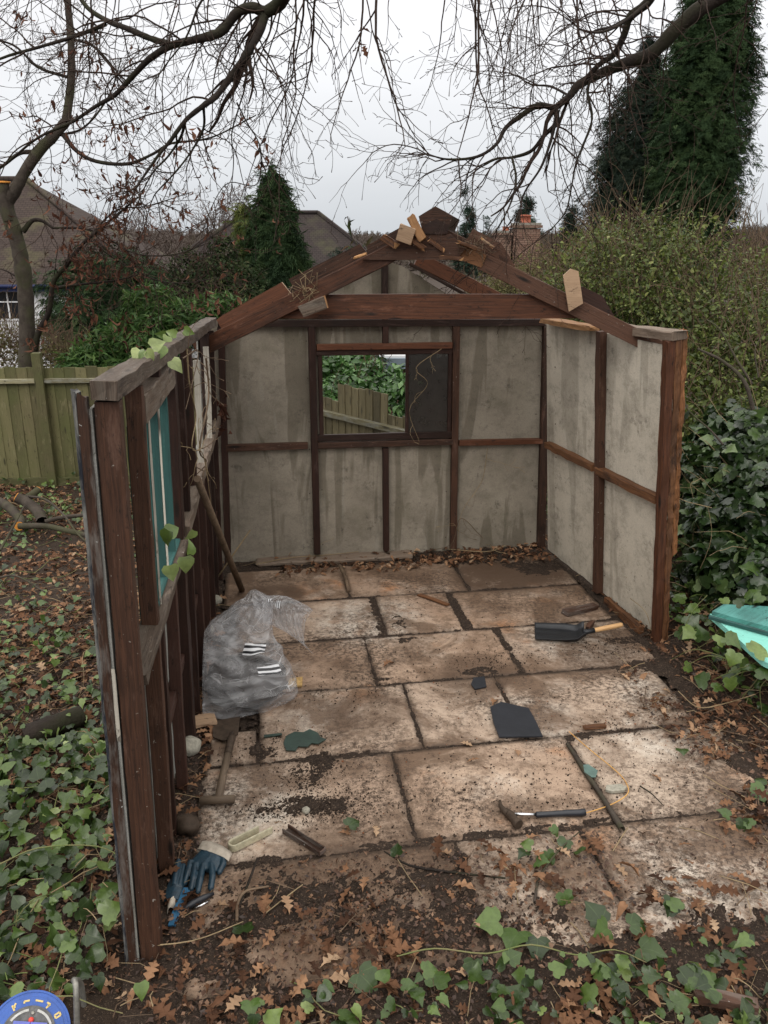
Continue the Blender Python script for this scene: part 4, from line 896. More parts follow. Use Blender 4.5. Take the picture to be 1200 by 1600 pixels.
# ------------------------------------------------------------------ shrubs and conifers
def blobs_sample(bl, n, shell=.6):
    """points in a union of ellipsoids (cx,cy,cz,rx,ry,rz), biased to the shell, lumpy"""
    bl = np.array(bl, float); wgt = bl[:, 3] * bl[:, 4] + bl[:, 3] * bl[:, 5]; wgt /= wgt.sum(); i = RS.choice(len(bl), n, p=wgt)
    d = rv(n); d /= np.linalg.norm(d, axis=1, keepdims=True); r_ = RS.uniform(shell, 1.0, n) ** .7 * (.84 + .9 * (fbm(d[:, 0] * 3.1 + i * 3.7, d[:, 2] * 3.1 + d[:, 1] * 2, 4) - .5) * 1.3)
    return bl[i, :3] + d * bl[i, 3:] * r_[:, None], d
def pxblobs(l): 
    o = []
    for (px, py, Y_, rx, rz, ry) in l: c_ = AY(px, py, Y_); o.append((c_.x, c_.y, c_.z, rx, ry, rz))
    return o
def twigs_in(bl, n, L, r_, up=.8):
    p, d = blobs_sample(bl, n, .2); ln = []
    for k in range(n):
        q_ = p[k].copy(); a = d[k] * .6 + np.array([0, 0, up]) + RS.normal(0, .4, 3); a /= np.linalg.norm(a); P_ = [q_.copy()]
        for j in range(6): a = a + RS.normal(0, .16, 3); a /= np.linalg.norm(a); q_ = q_ + a * L / 6 * RS.uniform(.6, 1.1); P_.append(q_.copy())
        ln.append((P_, np.linspace(r_, r_ * .4, 7)))
    return ln
def shrub(name, label, cat, bl, n, tmpl, size, mat, nrm_up=.4, spread=.7, shell=.55, twig=None, stem=None, group=None, rb=(1.5, 2.2)):
    bl = pxblobs(bl); p, d = blobs_sample(bl, n, shell); gz = height(p[:, 0], p[:, 1]); ok = p[:, 2] > gz; p, d = p[ok], d[ok]; n = len(p)
    c_ = np.mean([b[:2] for b in bl], 0); root = empty(name, (c_[0], c_[1], hz(*c_)), label, cat, group)
    nr = d * .8 + rv(n, spread) + np.array([0, 0, nrm_up]); fw = d * .6 + rv(n, .8) + np.array([0, 0, .3])
    leaves('foliage', [scatter(tmpl, p, nr, fw, RS.uniform(size[0], size[1], n), RS.beta(rb[0], rb[1], n))], mat, root)
    if twig: tubes('branches', twigs_in(bl, *twig[:4]), twig[4], root, 3)['kind'] = 'stuff'
    lines = []
    for b in bl[:6]:
        top = np.array(b[:3]); bot = np.array([b[0] * .7 + c_[0] * .3, b[1], hz(b[0], b[1]) - .05]); mid = (top + bot) / 2 + RS.normal(0, .08, 3); lines.append((smooth_path([bot, mid, top], 4), np.linspace(.035, .015, 9)))
    tubes('stem', lines[:1], stem or 'bark_grey', root, 6)
    for l in lines[1:]: tubes('stem', [l], stem or 'bark_grey', root, 6)
    return root
shrub('hedge_shrub', 'big loose green shrub crowding over the hut behind the right wall', 'shrub',
      [(1000, 430, 8.6, 1.0, .75, 1.0), (1110, 470, 8.2, 1.0, .8, 1.0), (930, 480, 8.8, .9, .7, .8), (1040, 540, 8.0, 1.1, .9, 1.0), (1180, 545, 7.6, .9, .85, 1.0), (960, 400, 9.2, .55, .45, .6), (1040, 385, 9, .5, .40, .5), (1200, 600, 7.2, .8, .9, .8), (1120, 620, 7.0, .7, .8, .6), (1100, 680, 6.6, .45, .5, .45), (1190, 660, 6.4, .5, .5, .45), (880, 520, 9, .7, .6, .7), (1270, 530, 8, .9, .9, .9)], 38000, LEAF, (.022, .062), 'privet_leaf', twig=(1000, .8, .004, .9, 'bark_stick'), shell=.30)
shrub('wild_shrub', 'tangled yellowish brown shrub with bare stems below the chimneys', 'shrub',
      [(850, 445, 11.5, .85, .5, .7), (800, 470, 12, .7, .5, .6), (905, 415, 12, .7, .5, .6), (940, 385, 12.5, .45, .45, .5), (770, 475, 12.5, .6, .45, .6)], 15000, LEAF, (.03, .06), 'olive_leaf', twig=(520, .55, .005, 1.0, 'bark_stick'), shell=.2)
shrub('wild_shrub', 'yellowish scrub with pale twigs along the right edge above the ivy', 'shrub',
      [(1185, 425, 12, .5, .5, .6), (1230, 430, 12, .6, .55, .6)], 3000, LEAF, (.03, .055), 'olive_leaf', twig=(160, .8, .006, 1.0, 'bark_stick'), shell=.2)
iv = shrub('ivy_thicket', 'dense mass of dark ivy swamping the bank right of the hut', 'ivy',
      [(1130, 745, 5.9, .40, .42, .5), (1200, 740, 5.6, .5, .42, .5), (1110, 820, 5.6, .33, .40, .4), (1180, 830, 5.2, .45, .45, .45), (1230, 800, 5.0, .4, .5, .4), (1160, 690, 6.0, .4, .3, .4), (1150, 900, 5.0, .35, .25, .35), (1110, 910, 5.2, .25, .25, .3), (1210, 900, 4.7, .4, .3, .3)], 9500, IVY, (.04, .10), 'ivy_dark', nrm_up=.5, spread=.55, shell=.45, twig=(130, .5, .003, .2, 'vine_pale'))
shrub('cypress_shrub', 'wide dark green cypress shrub in front of the white house', 'shrub',
      [(150, 480, 14, 1.0, .95, .9), (210, 470, 14.5, 1.0, .95, .9), (130, 530, 13.5, .8, .7, .7), (230, 455, 15, .7, .6, .7), (190, 450, 15, .7, .55, .7), (260, 500, 14, .8, .8, .7)], 14000, SPRAY, (.10, .22), 'conifer_green', nrm_up=.8, spread=.5, shell=.55)
shrub('bamboo_shrub', 'light green narrow leaved shrub behind the left wall of the hut', 'shrub',
      [(230, 530, 10.6, .55, .38, .4), (190, 560, 10.3, .5, .35, .35), (290, 500, 10.8, .45, .28, .35), (150, 570, 10.2, .45, .3, .3), (340, 480, 11, .4, .2, .3), (240, 480, 11, .4, .3, .3)], 9000, SLIM, (.08, .17), 'bamboo_leaf', nrm_up=.6, twig=(70, .4, .004, 1, 'vine_green'))
shrub('holly_bush', 'dark brownish green bush left of the narrow cypress', 'shrub',
      [(350, 450, 13, .7, .5, .5), (310, 430, 13.5, .5, .4, .5), (390, 480, 12.5, .5, .4, .5), (330, 490, 12.5, .6, .4, .5), (290, 470, 13, .4, .35, .4), (350, 395, 13.5, .28, .3, .3)], 12000, LEAF, (.04, .08), 'holly_leaf', twig=(120, .5, .006, .8, 'bark_dark'))
shrub('dry_hedge', 'brown leafless hedge behind the fence at far left', 'hedge',
      [(-10, 540, 11.5, .7, .45, .5), (60, 550, 11.5, .6, .35, .5), (105, 560, 11.2, .4, .3, .4)], 2600, LEAF, (.03, .06), 'olive_leaf', twig=(700, .5, .004, .7, 'bark_stick'), shell=.1)
shrub('laurel_hedge', 'glossy green laurel hedge beyond the back fence', 'hedge',
      [(540, 620, 9.4, .32, .32, .3), (590, 600, 9.6, .3, .28, .3), (520, 575, 10.2, .4, .22, .3), (630, 625, 9.0, .25, .38, .25), (560, 570, 10, .35, .2, .3), (500, 640, 9, .3, .35, .3), (470, 590, 10, .4, .35, .3), (615, 595, 9.8, .2, .18, .2)], 3400, LEAF, (.07, .12), 'laurel_leaf', nrm_up=.7, shell=.4, twig=(60, .5, .006, 1.0, 'bark_stick'))
def conifer(name, label, px, Y_, prof, n, size, mat, zb=None, droop=SPRAYD, squash=.8, rag=.25, group=None):
    """prof: list of (py, half width px)"""
    sc_m = Y_ / F / math.cos(PITCH) * 1.02; pts = [(AY(px, py, Y_).z, hw * sc_m) for py, hw in prof]; pts.sort(); zz = np.array([p[0] for p in pts]); ww = np.array([p[1] for p in pts])
    cx = AY(px, 400, Y_).x; zbot = hz(cx, Y_); root = empty(name, (cx, Y_, zbot), label, 'tree', group)
    nb = max(30, n // 45); zb_ = RS.uniform(zz[0], zz[-1], nb * 4); rb_ = np.interp(zb_, zz, ww); ok = RS.rand(len(zb_)) < rb_ / ww.max() + .06; zb_, rb_ = zb_[ok][:nb], rb_[ok][:nb]; nb = len(zb_)
    ab = RS.uniform(0, 2 * np.pi, nb); rb2 = rb_ * RS.uniform(.55, 1.0 + rag * .45, nb); cb = RS.uniform(.05, .95, nb); i_ = RS.randint(0, nb, n); t_ = RS.uniform(0, 1, n)
    sz_ = (.16 * ww.max() + .10) * RS.uniform(.6, 1.3, nb)[i_]; a = ab[i_] + RS.normal(0, .20, n) * (1.2 - t_); r_ = np.clip(rb2[i_] - (1 - t_) * (.5 * rb_[i_]) + RS.normal(0, .25, n) * sz_, .02, None)
    z = zb_[i_] - t_ ** 2 * sz_ * 1.2 + RS.normal(0, .55, n) * sz_
    p = np.stack([cx + np.cos(a) * r_, Y_ + np.sin(a) * r_ * squash, z], 1); d = np.stack([np.cos(a), np.sin(a), np.zeros(n)], 1)
    fw = d + rv(n, .35) + np.array([0, 0, .35]); nr = d * .5 + np.array([0, 0, .8]) + rv(n, .45)
    leaves('crown', [scatter(droop, p, nr, fw, RS.uniform(size[0], size[1], n), np.clip(cb[i_] * .6 + RS.beta(1.6, 2.2, n) * .4, 0, 1))], mat, root)
    tubes('trunk', [(np.array([(cx, Y_, zbot - .1), (cx, Y_, (zbot + zz[-1]) / 2), (cx, Y_, zz[-1])]), np.array([.16, .1, .02]) * max(.4, ww.max()))], 'bark_dark', root, 8)
    return root
conifer('conifer', 'tallest dark evergreen conifer at the top right', 1078, 22, [(-130, 3), (-90, 16), (-40, 30), (0, 44), (90, 58), (200, 66), (290, 60), (350, 44), (400, 28), (470, 26), (560, 20)], 44000, (.12, .30), 'conifer_green', rag=.42, droop=SPRAY)
conifer('conifer', 'blue black conifer half hidden left of the tallest one', 985, 24.5, [(60, 4), (110, 20), (170, 42), (240, 60), (300, 72), (345, 68), (400, 56), (480, 50), (560, 50)], 44000, (.12, .28), 'conifer_dark', rag=.45, droop=SPRAY)
conifer('conifer', 'narrow green cypress with drooping sprays in front of the dark roof', 430, 15.5, [(262, 1), (285, 9), (310, 20), (350, 31), (400, 40), (450, 52), (500, 68), (560, 70)], 13000, (.14, .30), 'conifer_green', rag=.5)
conifer('conifer', 'slim golden green cypress beside the narrow cypress', 385, 15.8, [(318, 2), (345, 12), (400, 26), (450, 42), (520, 46)], 5000, (.12, .26), 'privet_leaf', rag=.4)
conifer('conifer', 'small distant fir with a ragged tip left of the chimneys', 728, 46, [(298, 1), (320, 4), (345, 8), (375, 11), (420, 14)], 900, (.3, .6), 'conifer_blue', rag=.5, droop=SPRAY)
conifer('conifer', 'tiny distant fir between the ragged fir and the small chimney', 754, 48, [(335, 1), (355, 3), (380, 6), (420, 8)], 450, (.25, .5), 'conifer_blue', rag=.4, droop=SPRAY)
conifer('conifer', 'distant fir standing directly behind the tall chimney', 818, 50, [(296, 1), (320, 6), (345, 11), (375, 15), (420, 18)], 1100, (.35, .7), 'conifer_blue', rag=.5, droop=SPRAY)
conifer('conifer', 'small dark round topped evergreen left of the big conifers', 888, 40, [(322, 1), (338, 5), (360, 10), (400, 16)], 700, (.25, .6), 'conifer_dark', rag=.4, droop=SPRAY)
conifer('conifer', 'low bluish conifer tips just behind the left rafter', 540, 13.5, [(395, 3), (415, 16), (440, 34), (480, 46), (560, 50)], 1800, (.14, .3), 'conifer_blue', rag=.6, droop=SPRAY)

def arch(label, px, r0, r1):
    P_ = smooth_path([np.array(AY(x, y, Y_)) for x, y, Y_ in px], 6); tag(tubes('bare_branch', [(P_, np.linspace(r0, r1, len(P_)))] , 'bark_grey', None, 6), label, 'branch')
arch('mossy bare branch rising to the left out of the right hand ivy', [(1260, 720, 5.7), (1190, 672, 5.8), (1165, 600, 5.9), (1130, 565, 6.0), (1090, 545, 6.1)], .022, .008)
arch('pale forked branch above the mossy one at the right edge', [(1175, 600, 5.9), (1150, 560, 6.0), (1125, 515, 6.1), (1105, 500, 6.2)], .010, .005)
arch('thin grey branch curving up beside the forked one', [(1185, 590, 5.9), (1180, 545, 6.0), (1195, 520, 6.1)], .005, .002)
arch('low bare branch crossing the ivy behind the right post', [(1130, 695, 5.2), (1110, 672, 5.3), (1075, 640, 5.4), (1068, 610, 5.5)], .008, .003)

# ------------------------------------------------------------------ bare trees
def grow(start, dirv, L, r0, lines, level, grav=.5, curl=.0, noise=.30, kids=.5, leafpts=None, step=None, kl=(.28, .5), minr=.0011):
    n = max(5, int(L / (step or max(.035, L / 16)))); ds = L / n; p = np.array(start, float); d = np.array(dirv, float); d /= np.linalg.norm(d); P_ = [p.copy()]
    for k in range(n):
        t = k / n; g = -grav if t < .82 else curl
        d = d + RS.normal(0, noise, 3) * .5 + np.array([0, 0, g]) * ds * 2.2; d /= np.linalg.norm(d); p = p + d * ds; P_.append(p.copy())
        if level > 0 and t > .08 and RS.rand() < kids:
            ax = rv(1)[0]; ax -= d * ax.dot(d); ax /= np.linalg.norm(ax); cd = d * RS.uniform(.5, 1.0) + ax * RS.uniform(.6, 1.0)
            grow(p, cd, L * RS.uniform(*kl) * (1 - .45 * t), max(minr, r0 * (1 - .65 * t) * .62), lines, level - 1, grav, curl, noise * 1.1, kids, leafpts, step, kl, minr)
    rad = np.maximum(r0 * (1 - .72 * np.linspace(0, 1, n + 1)), minr); rad[-1] *= .9
    if level <= 1 and r0 < .006: rad[-1] = rad[-2] * 1.9
    lines.append((np.array(P_), rad))
    if leafpts is not None and level <= 1: leafpts += P_[1:]
def limb(pxs, Ys, r0, r1, n=5):
    pts = [np.array(AY(x, y, Y_)) for (x, y), Y_ in zip(pxs, Ys)]; P_ = smooth_path(pts, n); return P_, np.linspace(r0, r1, len(P_)) * .82 * (1 + RS.normal(0, .05, len(P_)))
def bare_tree(name, label, trunk, limbs, hangers, twigspec, mat='bark_dark', tmat='bark_twig'):
    """trunk: (path, radii) in world; limbs: list of (path, radii); twigs grow from limbs"""
    b = trunk[0][0]; root = empty(name, tuple(b), label, 'tree')
    tubes('trunk', [trunk], mat, root, 12)
    for l in limbs: tubes('limb', [l], mat, root, 8)
    lines = []; dens, L0, L1, grav, lev, kids = twigspec
    for P_, r_ in limbs:
        seg = np.linalg.norm(np.diff(P_, axis=0), axis=1); tot = seg.sum(); m = int(tot * dens)
        for i in range(m):
            k = RS.randint(0, len(P_) - 1) if RS.rand() < .8 else len(P_) - 2; t = RS.rand(); s_ = P_[k] * (1 - t) + P_[k + 1] * t
            tang = (P_[k + 1] - P_[k]) / (seg[k] + 1e-9); ax = rv(1)[0]; ax -= tang * ax.dot(tang); ax /= np.linalg.norm(ax)
            dv = tang * RS.uniform(.1, 1.0) + ax * RS.uniform(.4, 1.0) + np.array([0, 0, -.15])
            grow(s_, dv, RS.uniform(L0, L1) * (1.0 if r_[k] > .012 else .75), min(.0055, r_[k] * .5 + .0012), lines, lev, grav, -grav * -1.4, .30, kids)
        grow(P_[-1], P_[-1] - P_[-2], RS.uniform(.5, .9), r_[-1], lines, 2, grav, grav * 1.2, .28, .35)
    for (x, y, Y_, dx, dy, L, r_, lv) in hangers:
        s_ = np.array(AY(x, y, Y_)); e_ = np.array(AY(x + dx, y + dy, Y_ + RS.uniform(-.2, .2))); grow(s_, e_ - s_, L, r_, lines, lv, .35, .5, .22, .42)
    tubes('twigs', lines, tmat, root, 4); root.children[-1]['kind'] = 'stuff'
    return root
RS.seed(11)
# right hand oak: limb sweeping in from the upper right
Lm = []
Yb = 5.6
Lm.append(limb([(1420, -160), (1250, -70), (1115, 0), (1060, 42), (1020, 82), (975, 100), (945, 112), (905, 132), (890, 150), (867, 169)], [5.2, 5.3, 5.4, 5.45, 5.5, 5.55, 5.6, 5.6, 5.6, 5.6], .066, .022))
Lm.append(limb([(867, 169), (840, 165), (810, 184), (790, 200), (775, 226), (745, 245), (700, 249), (665, 240)], [5.6] * 4 + [5.5, 5.45, 5.4, 5.35], .024, .005))
Lm.append(limb([(867, 169), (869, 192), (850, 212), (830, 236), (800, 246), (776, 248), (750, 262)], [5.6, 5.6, 5.65, 5.7, 5.75, 5.75, 5.8], .022, .006))
Lm.append(limb([(868, 190), (860, 222), (845, 262), (820, 300), (812, 330)], [5.6, 5.55, 5.5, 5.5, 5.5], .014, .004))
Lm.append(limb([(925, 118), (918, 145), (925, 186), (912, 225), (900, 255), (893, 292), (884, 330), (862, 358)], [5.6, 5.55, 5.5, 5.5, 5.45, 5.4, 5.4, 5.4], .012, .004))
Lm.append(limb([(800, 246), (806, 275), (802, 305), (790, 335), (772, 366)], [5.75, 5.6, 5.5, 5.4, 5.4], .010, .005))
Lm.append(limb([(1045, -60), (1015, 0), (985, 26), (975, 55), (960, 84), (935, 102), (905, 134)], [5.2, 5.3, 5.4, 5.45, 5.5, 5.55, 5.6], .035, .016))
Lm.append(limb([(1018, 0), (975, 34), (940, 50), (910, 47), (895, 36)], [5.3, 5.2, 5.1, 5.0, 5.0], .014, .004))
Lm.append(limb([(985, 26), (955, 42), (930, 48), (905, 66), (880, 90)], [5.4, 5.6, 5.8, 5.9, 6.0], .012, .004))
Lm.append(limb([(890, 150), (860, 135), (830, 132), (805, 118), (780, 120)], [5.6, 5.8, 5.9, 6.0, 6.1], .010, .003))
tp = Lm[0][0][0]
TR = smooth_path([(tp[0] + 1.6, 4.9, hz(tp[0] + 1.6, 4.9) - .1), (tp[0] + 1.55, 4.95, 1.5), (tp[0] + 1.2, 5.0, 3.2), (tp[0] + .5, 5.1, tp[2] - .2), tuple(tp)], 5)
hang = []
for i in range(30):
    x = RS.uniform(700, 960) if i % 3 else RS.uniform(740, 900); hang.append((x, RS.uniform(-110, -20), RS.uniform(4.6, 6.4), RS.uniform(-30, 30), 90, RS.uniform(.5, 1.25), RS.uniform(.003, .006), 2))
hang += [(735, -60, 5.2, 0, 90, 1.25, .008, 2), (745, -40, 5.3, 5, 80, 1.1, .007, 2), (700, -60, 5.4, -10, 90, .8, .005, 2), (1190, 60, 5.6, -20, 40, .35, .003, 1), (1200, 170, 5.6, -20, 30, .3, .003, 1)]
bare_tree('oak_tree', 'bare oak sending a thick dark limb in from the upper right', (TR, np.linspace(.20, .055, len(TR))), Lm, hang, (13, .30, .95, .42, 2, .34))
# left hand oak: limbs coming over from above the camera
RS.seed(23); Lm = []
Lm.append(limb([(560, -330), (500, -150), (445, -8), (415, 20)], [3.6, 4.4, 4.9, 5.0], .050, .040))
Lm.append(limb([(415, 20), (395, 12), (370, 20), (345, 50), (300, 63), (268, 71), (235, 91), (210, 116), (180, 148), (150, 166), (110, 192), (60, 215), (10, 255)], [5.0] * 5 + [5.1, 5.2, 5.3, 5.4, 5.5, 5.6, 5.7, 5.8], .036, .007))
Lm.append(limb([(415, 20), (405, 50), (385, 86), (362, 118), (338, 150), (318, 165), (290, 188), (268, 218), (248, 242), (225, 275), (212, 295)], [5.0, 4.95, 4.9, 4.9, 4.85, 4.8, 4.8, 4.8, 4.8, 4.8, 4.8], .030, .005))
Lm.append(limb([(268, 70), (235, 60), (200, 45), (165, 31), (130, 4), (100, -60)], [5.1, 5.15, 5.2, 5.3, 5.4, 5.5], .022, .014))
Lm.append(limb([(165, 38), (120, 56), (60, 74), (0, 92), (-80, 130)], [5.3, 5.4, 5.5, 5.6, 5.7], .015, .008))
Lm.append(limb([(290, 188), (282, 215), (262, 245), (240, 268), (222, 300)], [4.8, 4.85, 4.9, 4.9, 4.9], .010, .004))
Lm.append(limb([(318, 165), (318, 200), (300, 235), (275, 268), (245, 300), (238, 312)], [4.8, 4.9, 5.0, 5.0, 5.0, 5.0], .009, .0035))
Lm.append(limb([(385, 86), (384, 130), (372, 172), (362, 210), (365, 250), (362, 290)], [4.9, 4.9, 4.9, 4.9, 4.9, 4.9], .006, .003))
Lm.append(limb([(370, 160), (385, 190), (405, 225), (408, 262), (398, 290), (360, 285), (340, 305), (322, 345)], [4.9] * 8, .005, .0025))
Lm.append(limb([(350, -60), (330, -20), (310, 10), (290, 60), (260, 100), (240, 130)], [4.6] * 6, .010, .003))
P0 = Lm[0][0][0]
TR = smooth_path([(-.6, -2.6, hz(-.6, -2.6) - .1), (-.62, -2.4, 2.0), (-.5, -1.2, 4.2), (-.3, 1.2, 5.4), tuple(P0)], 5)
hang = [(500, -60, 4.9, -5, 90, 1.25, .007, 2), (476, -60, 5.0, 0, 90, 1.35, .007, 2), (480, -20, 5.1, -5, 90, 1.45, .006, 2), (590, -70, 4.8, -8, 90, 1.05, .008, 2), (570, -60, 4.7, 0, 90, .9, .006, 2), (565, -50, 5, -4, 90, .9, .005, 1), (440, -60, 5, 0, 90, .9, .006, 2), (520, -60, 5.2, 10, 90, .6, .004, 2), (620, -60, 5.2, 0, 90, .45, .004, 2)]
for i in range(22): hang.append((RS.uniform(-20, 440), RS.uniform(-120, -30), RS.uniform(4.4, 6.2), RS.uniform(-25, 25), 90, RS.uniform(.5, 1.1), RS.uniform(.003, .006), 2))
bare_tree('oak_tree', 'bare oak with arching boughs hanging down from the upper left', (TR, np.linspace(.24, .042, len(TR))), Lm, hang, (9, .30, .95, .42, 2, .33))
# young tree behind the fence, recently pruned, dead leaves still hanging
RS.seed(5); Y1 = 10.4
def l1(p, r0, r1, dy=0): return limb(p, [Y1 + dy * i / len(p) for i in range(len(p))], r0, r1)
tr = limb([(42, 640), (42, 560), (42, 500), (38, 440), (30, 390), (20, 355), (10, 320), (20, 300)], [Y1] * 8, .125, .10)
tr[0][0][2] = hz(tr[0][0][0], Y1) - .1
Lm = [l1([(20, 305), (38, 270), (60, 237), (84, 212), (103, 190)], .085, .070), l1([(103, 190), (110, 140), (112, 100), (110, 50), (104, -20), (100, -120)], .062, .045),
      l1([(100, 212), (120, 236), (150, 252), (200, 256), (240, 240), (268, 224), (330, 215), (400, 180)], .034, .008, -1.0), l1([(52, 560), (60, 520), (76, 488), (84, 440), (104, 414), (132, 378), (168, 348), (216, 308)], .055, .012, -.5),
      l1([(86, 450), (130, 444), (180, 438), (215, 430)], .022, .008, -.4), l1([(36, 362), (50, 345), (66, 345), (82, 356)], .04, .018), l1([(82, 356), (130, 357), (165, 370), (210, 396), (270, 398), (330, 378)], .018, .006, -.8),
      l1([(130, 366), (180, 405), (240, 436), (290, 442), (360, 430)], .014, .005, -.7), l1([(60, 237), (30, 240), (0, 262), (-40, 280)], .035, .015), l1([(104, 120), (60, 105), (20, 70), (-30, 60)], .022, .01),
      l1([(110, 60), (150, 75), (190, 120), (230, 150)], .018, .006), l1([(84, 212), (130, 200), (170, 150), (190, 90)], .02, .008), l1([(132, 378), (180, 330), (230, 322), (300, 300)], .014, .005, -.5), l1([(38, 440), (0, 420), (-40, 425)], .012, .006)]
root = empty('pruned_tree', (tr[0][0][0], Y1, hz(tr[0][0][0], Y1)), 'grey pruned tree behind the fence with brown dead leaves hanging on it', 'tree')
tubes('trunk', [tr], 'bark_grey', root, 12)
for l in Lm: tubes('limb', [l], 'bark_grey' if l[1][0] > .05 else 'bark_dark', root, 8)
st = limb([(14, 345), (6, 312), (6, 285)], [Y1 - .05] * 3, .075, .072); tubes('sawn_stub', [st], 'bark_grey', root, 10)
MB().tube([Vector(st[0][-1]) + Vector((0, 0, -.01)), Vector(st[0][-1]) + Vector((0, 0, .012))], .072, 14).build('cut_face', ['cut_wood'], root)
lines = []; lp = []
for P_, r_ in Lm:
    tot = np.linalg.norm(np.diff(P_, axis=0), axis=1).sum()
    for i in range(int(tot * 9)):
        k = RS.randint(1, len(P_) - 1); t_ = P_[k] - P_[k - 1]; grow(P_[k], t_ / np.linalg.norm(t_) + rv(1, .8)[0], RS.uniform(.4, 1.2), .006, lines, 2, .08, 0, .3, .30, lp, minr=.0022)
tubes('twigs', lines, 'bark_twig', root, 3); root.children[-1]['kind'] = 'stuff'
lp = np.array(lp); sp_ = fbm(lp[:, 0] * .9, lp[:, 2] * .9, 3); zc = lp[:, 2]; ok = RS.rand(len(lp)) < np.clip((sp_ - .38) * 2.2, 0, 1) * np.where((zc > 1.2) & (zc < 3.7), .30, .07); lp = lp[ok]; n = len(lp)
leaves('dead_leaves', [scatter(OAK2, lp + rv(n, .03), rv(n), rv(n, .45) + np.array([0, 0, -1.]), RS.uniform(.05, .10, n), None, RS.uniform(.5, 1, n))], 'dead_leaf', root); root.children[-1]['kind'] = 'stuff'
# far bare trees
def far_tree(label, px, py0, py1, Y_, n=26, lv=3, r_=.05):
    b = AY(px, py1, Y_); H_ = AY(px, py0, Y_).z - b.z; zb = hz(b.x, Y_); root = empty('bare_tree', (b.x, Y_, zb), label, 'tree'); ln = []
    tubes('trunk', [(np.array([(b.x, Y_, zb - .2), (b.x + .1, Y_, (zb + b.z) / 2), (b.x, Y_, b.z + H_ * .3)]), np.array([.22, .18, .1]))], 'far_twig', root, 8)
    for i in range(n):
        a = RS.uniform(0, 6.28); el = RS.uniform(.5, 1.5); grow((b.x, Y_, b.z + RS.uniform(-.1, .25) * H_), (math.cos(a), math.sin(a), el * 1.6), H_ * RS.uniform(.55, .95), r_, ln, lv, -.03 / max(1, H_ / 6), 0, .16, .42, minr=.012, kl=(.3, .5))
    tubes('crown', ln, 'far_twig', root, 3)
RS.seed(9)
far_tree('pale bare tree with fine upright twigs behind the left house gap', 345, 285, 400, 52, 20)
for i, (px, y0, y1, Y_) in enumerate(((255, 318, 430, 75), (190, 300, 420, 85), (300, 330, 430, 70), (230, 335, 430, 62), (560, 352, 395, 110), (150, 320, 420, 80), (905, 345, 400, 80))):
    far_tree(['grey bare tree over the gap left of the pale one', 'bare tree rising above the brown roof slope', 'low bare tree just left of the pale one', 'short bare tree in front of the far woods', 'bare tree far off right of the dark roof', 'bare tree close behind the brown hip roof', 'bare twiggy tree beside the small dark evergreen'][i], px, y0, y1, Y_, 15, 2, .06)
# far woodland on the hill
n = 26000; x = RS.uniform(-260, 260, n); y = RS.uniform(120, 430, n); z = height(x, y) + 0; hx = (4.0 + 9.5 * sst(-60, -260, x) + 3.0 * fbm(x * .012 + 4, y * .01, 3) + 4.5 * sst(90, 200, x)) * sst(225, 330, y) - 4
z = np.maximum(z, hx) + RS.uniform(.0, 3.0, n) - 1; p = np.stack([x, y, z], 1)
tag(leaves('far_woods', [scatter(SPRAY, p, rv(n) + np.array([0, -1., .4]), rv(n, .35) + np.array([0, 0, 1.]), RS.uniform(2.0, 4.5, n))], 'woodland'), 'brown bare winter woods along the far hillside', 'woods', kind='stuff')

# ------------------------------------------------------------------ things lying about
RS.seed(31); random.seed(31)
def one(name, mats, fn, label, cat, group=None, origin=None):
    mb = MB(); fn(mb); return tag(mb.build(name, mats, None, origin), label, cat, group)
def solid(o, t): m = o.modifiers.new('solid', 'SOLIDIFY'); m.thickness = t; m.offset = 0; return o
def gridmesh(name, fn, nu_, nv_, mats, parent=None, smooth=True, uvscale=1.0):
    U_, V_ = np.meshgrid(np.linspace(0, 1, nu_), np.linspace(0, 1, nv_)); P_ = fn(U_.ravel(), V_.ravel()); i0 = (np.arange(nv_ - 1)[:, None] * nu_ + np.arange(nu_ - 1)).ravel()
    return npmesh(name, P_, np.stack([i0, i0 + 1, i0 + nu_ + 1, i0 + nu_], 1), mats, parent, smooth=smooth, uv=np.stack([U_.ravel(), V_.ravel()], 1))
def gp(px, py, z): return np.array(G(px, py, z))
# coal shovel
a, b = gp(838, 991, 0), gp(912, 996, 0); ex = (b - a); L = np.linalg.norm(ex); ex /= L; ey = np.array([-ex[1], ex[0], 0]); ez = np.array([0, 0, 1.])
root = empty('shovel', tuple((a + b) / 2), 'black steel coal shovel with a short pale wooden handle', 'shovel')
def bl(u, v):
    s = np.abs(2 * v - 1); wdt = .235 - .06 * sst(.6, 1, u); x = u * .315; y = (v - .5) * wdt
    z = .006 + .034 * sst(.74, 1, s) * (.55 + .45 * u) + .035 * sst(.82, 1, u) + .003 * np.sin(v * 20) * (1 - u)
    return a + ex * (x - .01)[:, None] + ey * y[:, None] + ez * z[:, None]
solid(gridmesh('blade', bl, 22, 20, ['steel_black'], root), .003)
s0 = a + ex * .295 + ez * .035; he = gp(973, 976, .085); hd = (he - s0) / np.linalg.norm(he - s0)
MB().tube([s0, s0 + hd * .03, s0 + hd * .075], [.022, .016, .017], 12).build('socket', ['steel_black'], root)
MB().tube([s0 + hd * .07, s0 + hd * .08, s0 + (he - s0) * .6, he - hd * .01, he], [.013, .0145, .0165, .016, .010], 14).build('handle', ['ash_handle'], root)
